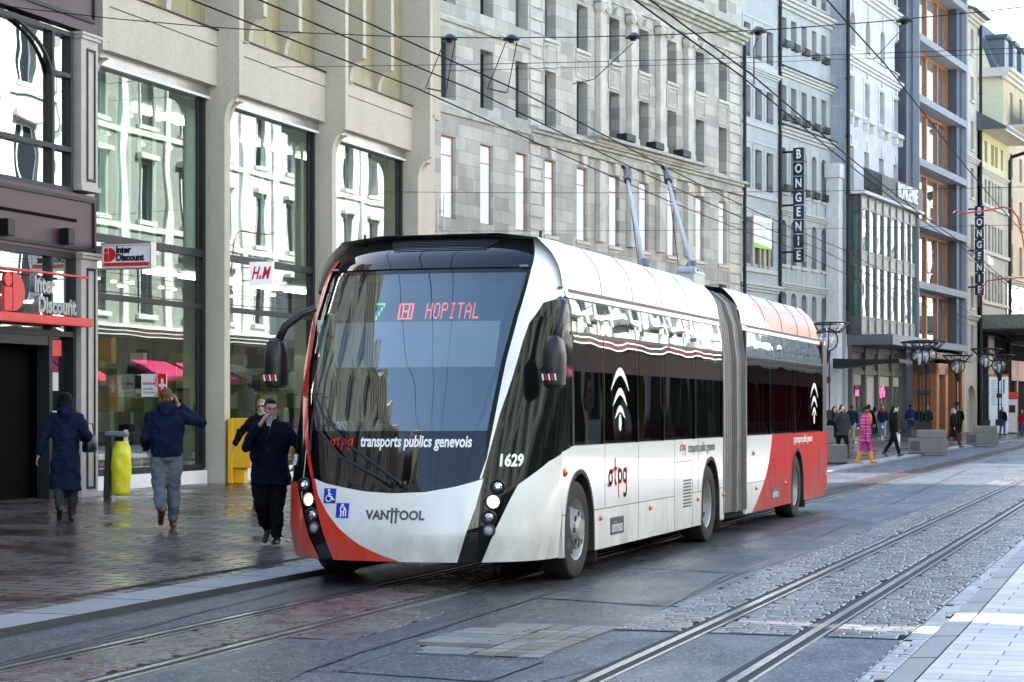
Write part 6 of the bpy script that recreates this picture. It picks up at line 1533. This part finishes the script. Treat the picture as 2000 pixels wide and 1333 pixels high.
bt=mat('orange_boot_leg',(.62,.24,.02),.45)
for sx,(a,bn) in ((-1,(14,4)),(1,(-10,10))):
    hp=Vector((sx*.092,0,.90)); kn=hp+Vector((0,math.sin(R(a)),-math.cos(R(a))))*.43; an=kn+Vector((-sx*.012,math.sin(R(a-bn)),-math.cos(R(a-bn))))*.41
    q=MB(); q.tube([kn.lerp(an,.25),kn.lerp(an,.6),an],[.082,.074,.060],12); part(q,'boot_shaft',bt)
ob2,S2,_,_,_=far(1697,872,'person in dark jacket with a bright orange backpack behind the pink coat',170,h=1.74,top=blk_,trous=dgrey,hair=hblack)
q=empty('backpack',ob2.matrix_basis@(S2@Vector((.02,-.24,1.14))),0,'bright orange backpack on the person behind the pink coat','backpack'); q.rotation_euler=ob2.rotation_euler
MB().loft([ering((0,0,-.24),.13,.08),ering((0,0,-.1),.16,.11),ering((0,0,.12),.15,.10),ering((0,0,.25),.09,.05)]).build('body',mat('orange_nylon',(.72,.13,.01),.6),q,smooth=True); MB().loft([ering((0,-.1,-.17),.10,.03),ering((0,-.1,.0),.11,.03)]).build('pocket',bpy.data.materials['orange_nylon'],q)
far(1697,858,'person in grey jacket with dark hair before the olive shop front',160,h=1.78,top=dgrey,trous=blk_,hair=hblack,hairlen=.1)
ob,S,Mh,arms,part=far(1724,858,'man in navy jacket with red shoulders and light jeans walking this way',8,h=1.76,top=navy,trous=cloth('light_jeans',(.22,.33,.52)),hair=hblack)
q=MB(); q.loft([ering((0,0,1.36),.203,.14),ering((0,0,1.44),.17,.11),ering((0,0,1.50),.085,.083)]); part(q,'yoke',cloth('red_yoke',(.5,.02,.02)))
ob,S,Mh,arms,part=far(1745,893,'woman in black jacket and dark jeans shielding her face with a raised hand',65,h=1.72,top=blk_,hem=.84,trous=navyd,hair=hblack,hairlen=.18,Rh=((.12,.14,-.18),(.02,.22,.16)),Lh=((-.06,-.1,-.28),(-.04,-.02,-.52)),L=(-20,14),Rg=(20,4),skin=SKIN2,pitch=R(-10))
q=empty('carrier_bag',ob.matrix_basis@(S@Vector((-.26,-.04,.58))),0,'white carrier bag in the hand of the woman in black','bag'); q.rotation_euler=(0,0,ob.rotation_euler.z)
MB().loft([ering((0,0,-.24),.05,.15),ering((0,0,0),.07,.17),ering((0,0,.2),.04,.16)]).build('body',mat('white_plastic',(.78,.79,.8),.4),q,smooth=True); MB().tube([(0,-.08,.2),(0,-.05,.3),(0,.05,.3),(0,.08,.2)],.008,5).build('handle',bpy.data.materials['white_plastic'],q)
far(1778,853,'man in blue jacket and jeans walking away beside the twin lamp',178,h=1.82,top=cloth('blue',(.015,.03,.10)),trous=jean,hair=hblack)
far(1795,851,'person in long black coat between the posts of the twin lamp',170,h=1.7,top=blk_,hem=.5,trous=blk_,hair=hbrown,hairlen=.05); far(1812,853,'fair-haired person in black coat behind the twin lamp',172,h=1.72,top=blk_,hem=.6,trous=blk_,hair=hfair)
far(1836,848,'person in hooded navy coat and white shoes walking away',176,h=1.66,top=navy,hem=.5,trous=navyd,hair=navy,hairlen=.03,shoe=M['white'],hood=True)
far(1862,876,'woman with grey bob in black coat and rust trousers stepping along',75,h=1.68,top=blk_,hem=.5,trous=brown,hair=cloth('grey_bob',(.3,.27,.23)),hairlen=.06,L=(22,4),Rg=(-22,14),skin=SKIN2)
ob,S,Mh,arms,part=far(1886,836,'man in black coat and hat walking towards the arch',40,h=1.76,top=blk_,hem=.66,trous=jean,hair=hblack,L=(20,6),Rg=(-18,12))
q=MB(); q.lathe([(.15,.065),(.15,.075),(.10,.08),(.09,.16),(0,.17)],16,Mh); part(q,'hat',leather,0)
far(1905,836,'woman in grey jacket and bright blue skirt by the arch',30,h=1.68,top=dgrey,hem=.86,trous=blk_,skirt=cloth('cobalt',(.01,.03,.38)),hair=hblack,skin=SKIN2)
far(1968,848,'person in long black coat standing by the white totem',170,h=1.72,top=blk_,hem=.4,trous=blk_,hair=hblack,hairlen=.1); far(1982,848,'person in pale blue jacket and jeans beside the long black coat',165,h=1.66,top=cloth('pale_blue',(.25,.33,.40)),trous=jean,hair=hfair)
far(1996,852,'person in red jacket and jeans at the right edge',150,h=1.6,top=cloth('scarlet',(.45,.015,.02)),trous=jean,hair=hfair); far(1994,838,'tall person in dark coat at the far right behind the red jacket',160,h=1.8,top=blk_,hem=.6,trous=blk_,hair=hgrey)

far(1874,850,'slim figure in black jacket behind the woman with the grey bob',172,h=1.74,top=blk_,trous=blk_,hair=hbrown)
far(1852,846,'person in brown coat near the orange portal',178,h=1.7,top=cloth('umber',(.07,.035,.02)),hem=.6,trous=blk_,hair=hblack)
far(1870,842,'person in dark green parka under the single globe lamp',10,h=1.72,top=cloth('parka',(.02,.035,.02)),hem=.66,trous=navyd,hair=hblack)
far(1935,846,'woman in dark red coat between the second pedestal and the totem',165,h=1.66,top=cloth('wine',(.09,.012,.02)),hem=.5,trous=blk_,hair=hblack,hairlen=.12)
far(1916,838,'man in grey overcoat walking off to the arch',178,h=1.8,top=dgrey,hem=.55,trous=blk_,hair=hgrey)
far(1984,842,'bald figure in black jacket between the pale blue and the red jackets',176,h=1.8,top=blk_,trous=blk_)
far(1708,852,'woman in beige coat at the olive shop door',176,h=1.66,top=beige_,hem=.5,trous=blk_,hair=hblack,hairlen=.14)
far(1765,849,'youth in grey hooded top beside the bicycle',20,h=1.7,top=cloth('mid_grey',(.12,.12,.125)),trous=navyd,hair=hblack,hood=True)
far(1822,846,'man in charcoal coat under the orange portal',175,h=1.76,top=dgrey,hem=.55,trous=blk_,hair=hblack)
far(1652,852,'man in black cap and black jacket near the stone side pier',178,h=1.78,top=blk_,trous=blk_,hair=hblack)

far(1630,893,'woman in black parka beside the tail of the bus',20,h=1.66,top=blk_,hem=.66,trous=navyd,hair=hblack,hairlen=.1)
far(1728,848,'man in dark overcoat standing close to the olive shop front',178,h=1.8,top=blk_,hem=.5,trous=blk_,hair=hgrey)
far(1786,845,'woman in navy coat with fair hair left of the twin lamp',176,h=1.66,top=navyd,hem=.5,trous=blk_,hair=hblond,hairlen=.12)
far(1842,842,'man in black jacket and pale trousers by the single globe lamp',10,h=1.76,top=blk_,trous=beige_,hair=hblack)
far(1958,852,'man in dark blue jacket just left of the white totem',12,h=1.74,top=navyd,trous=jean,hair=hblack)
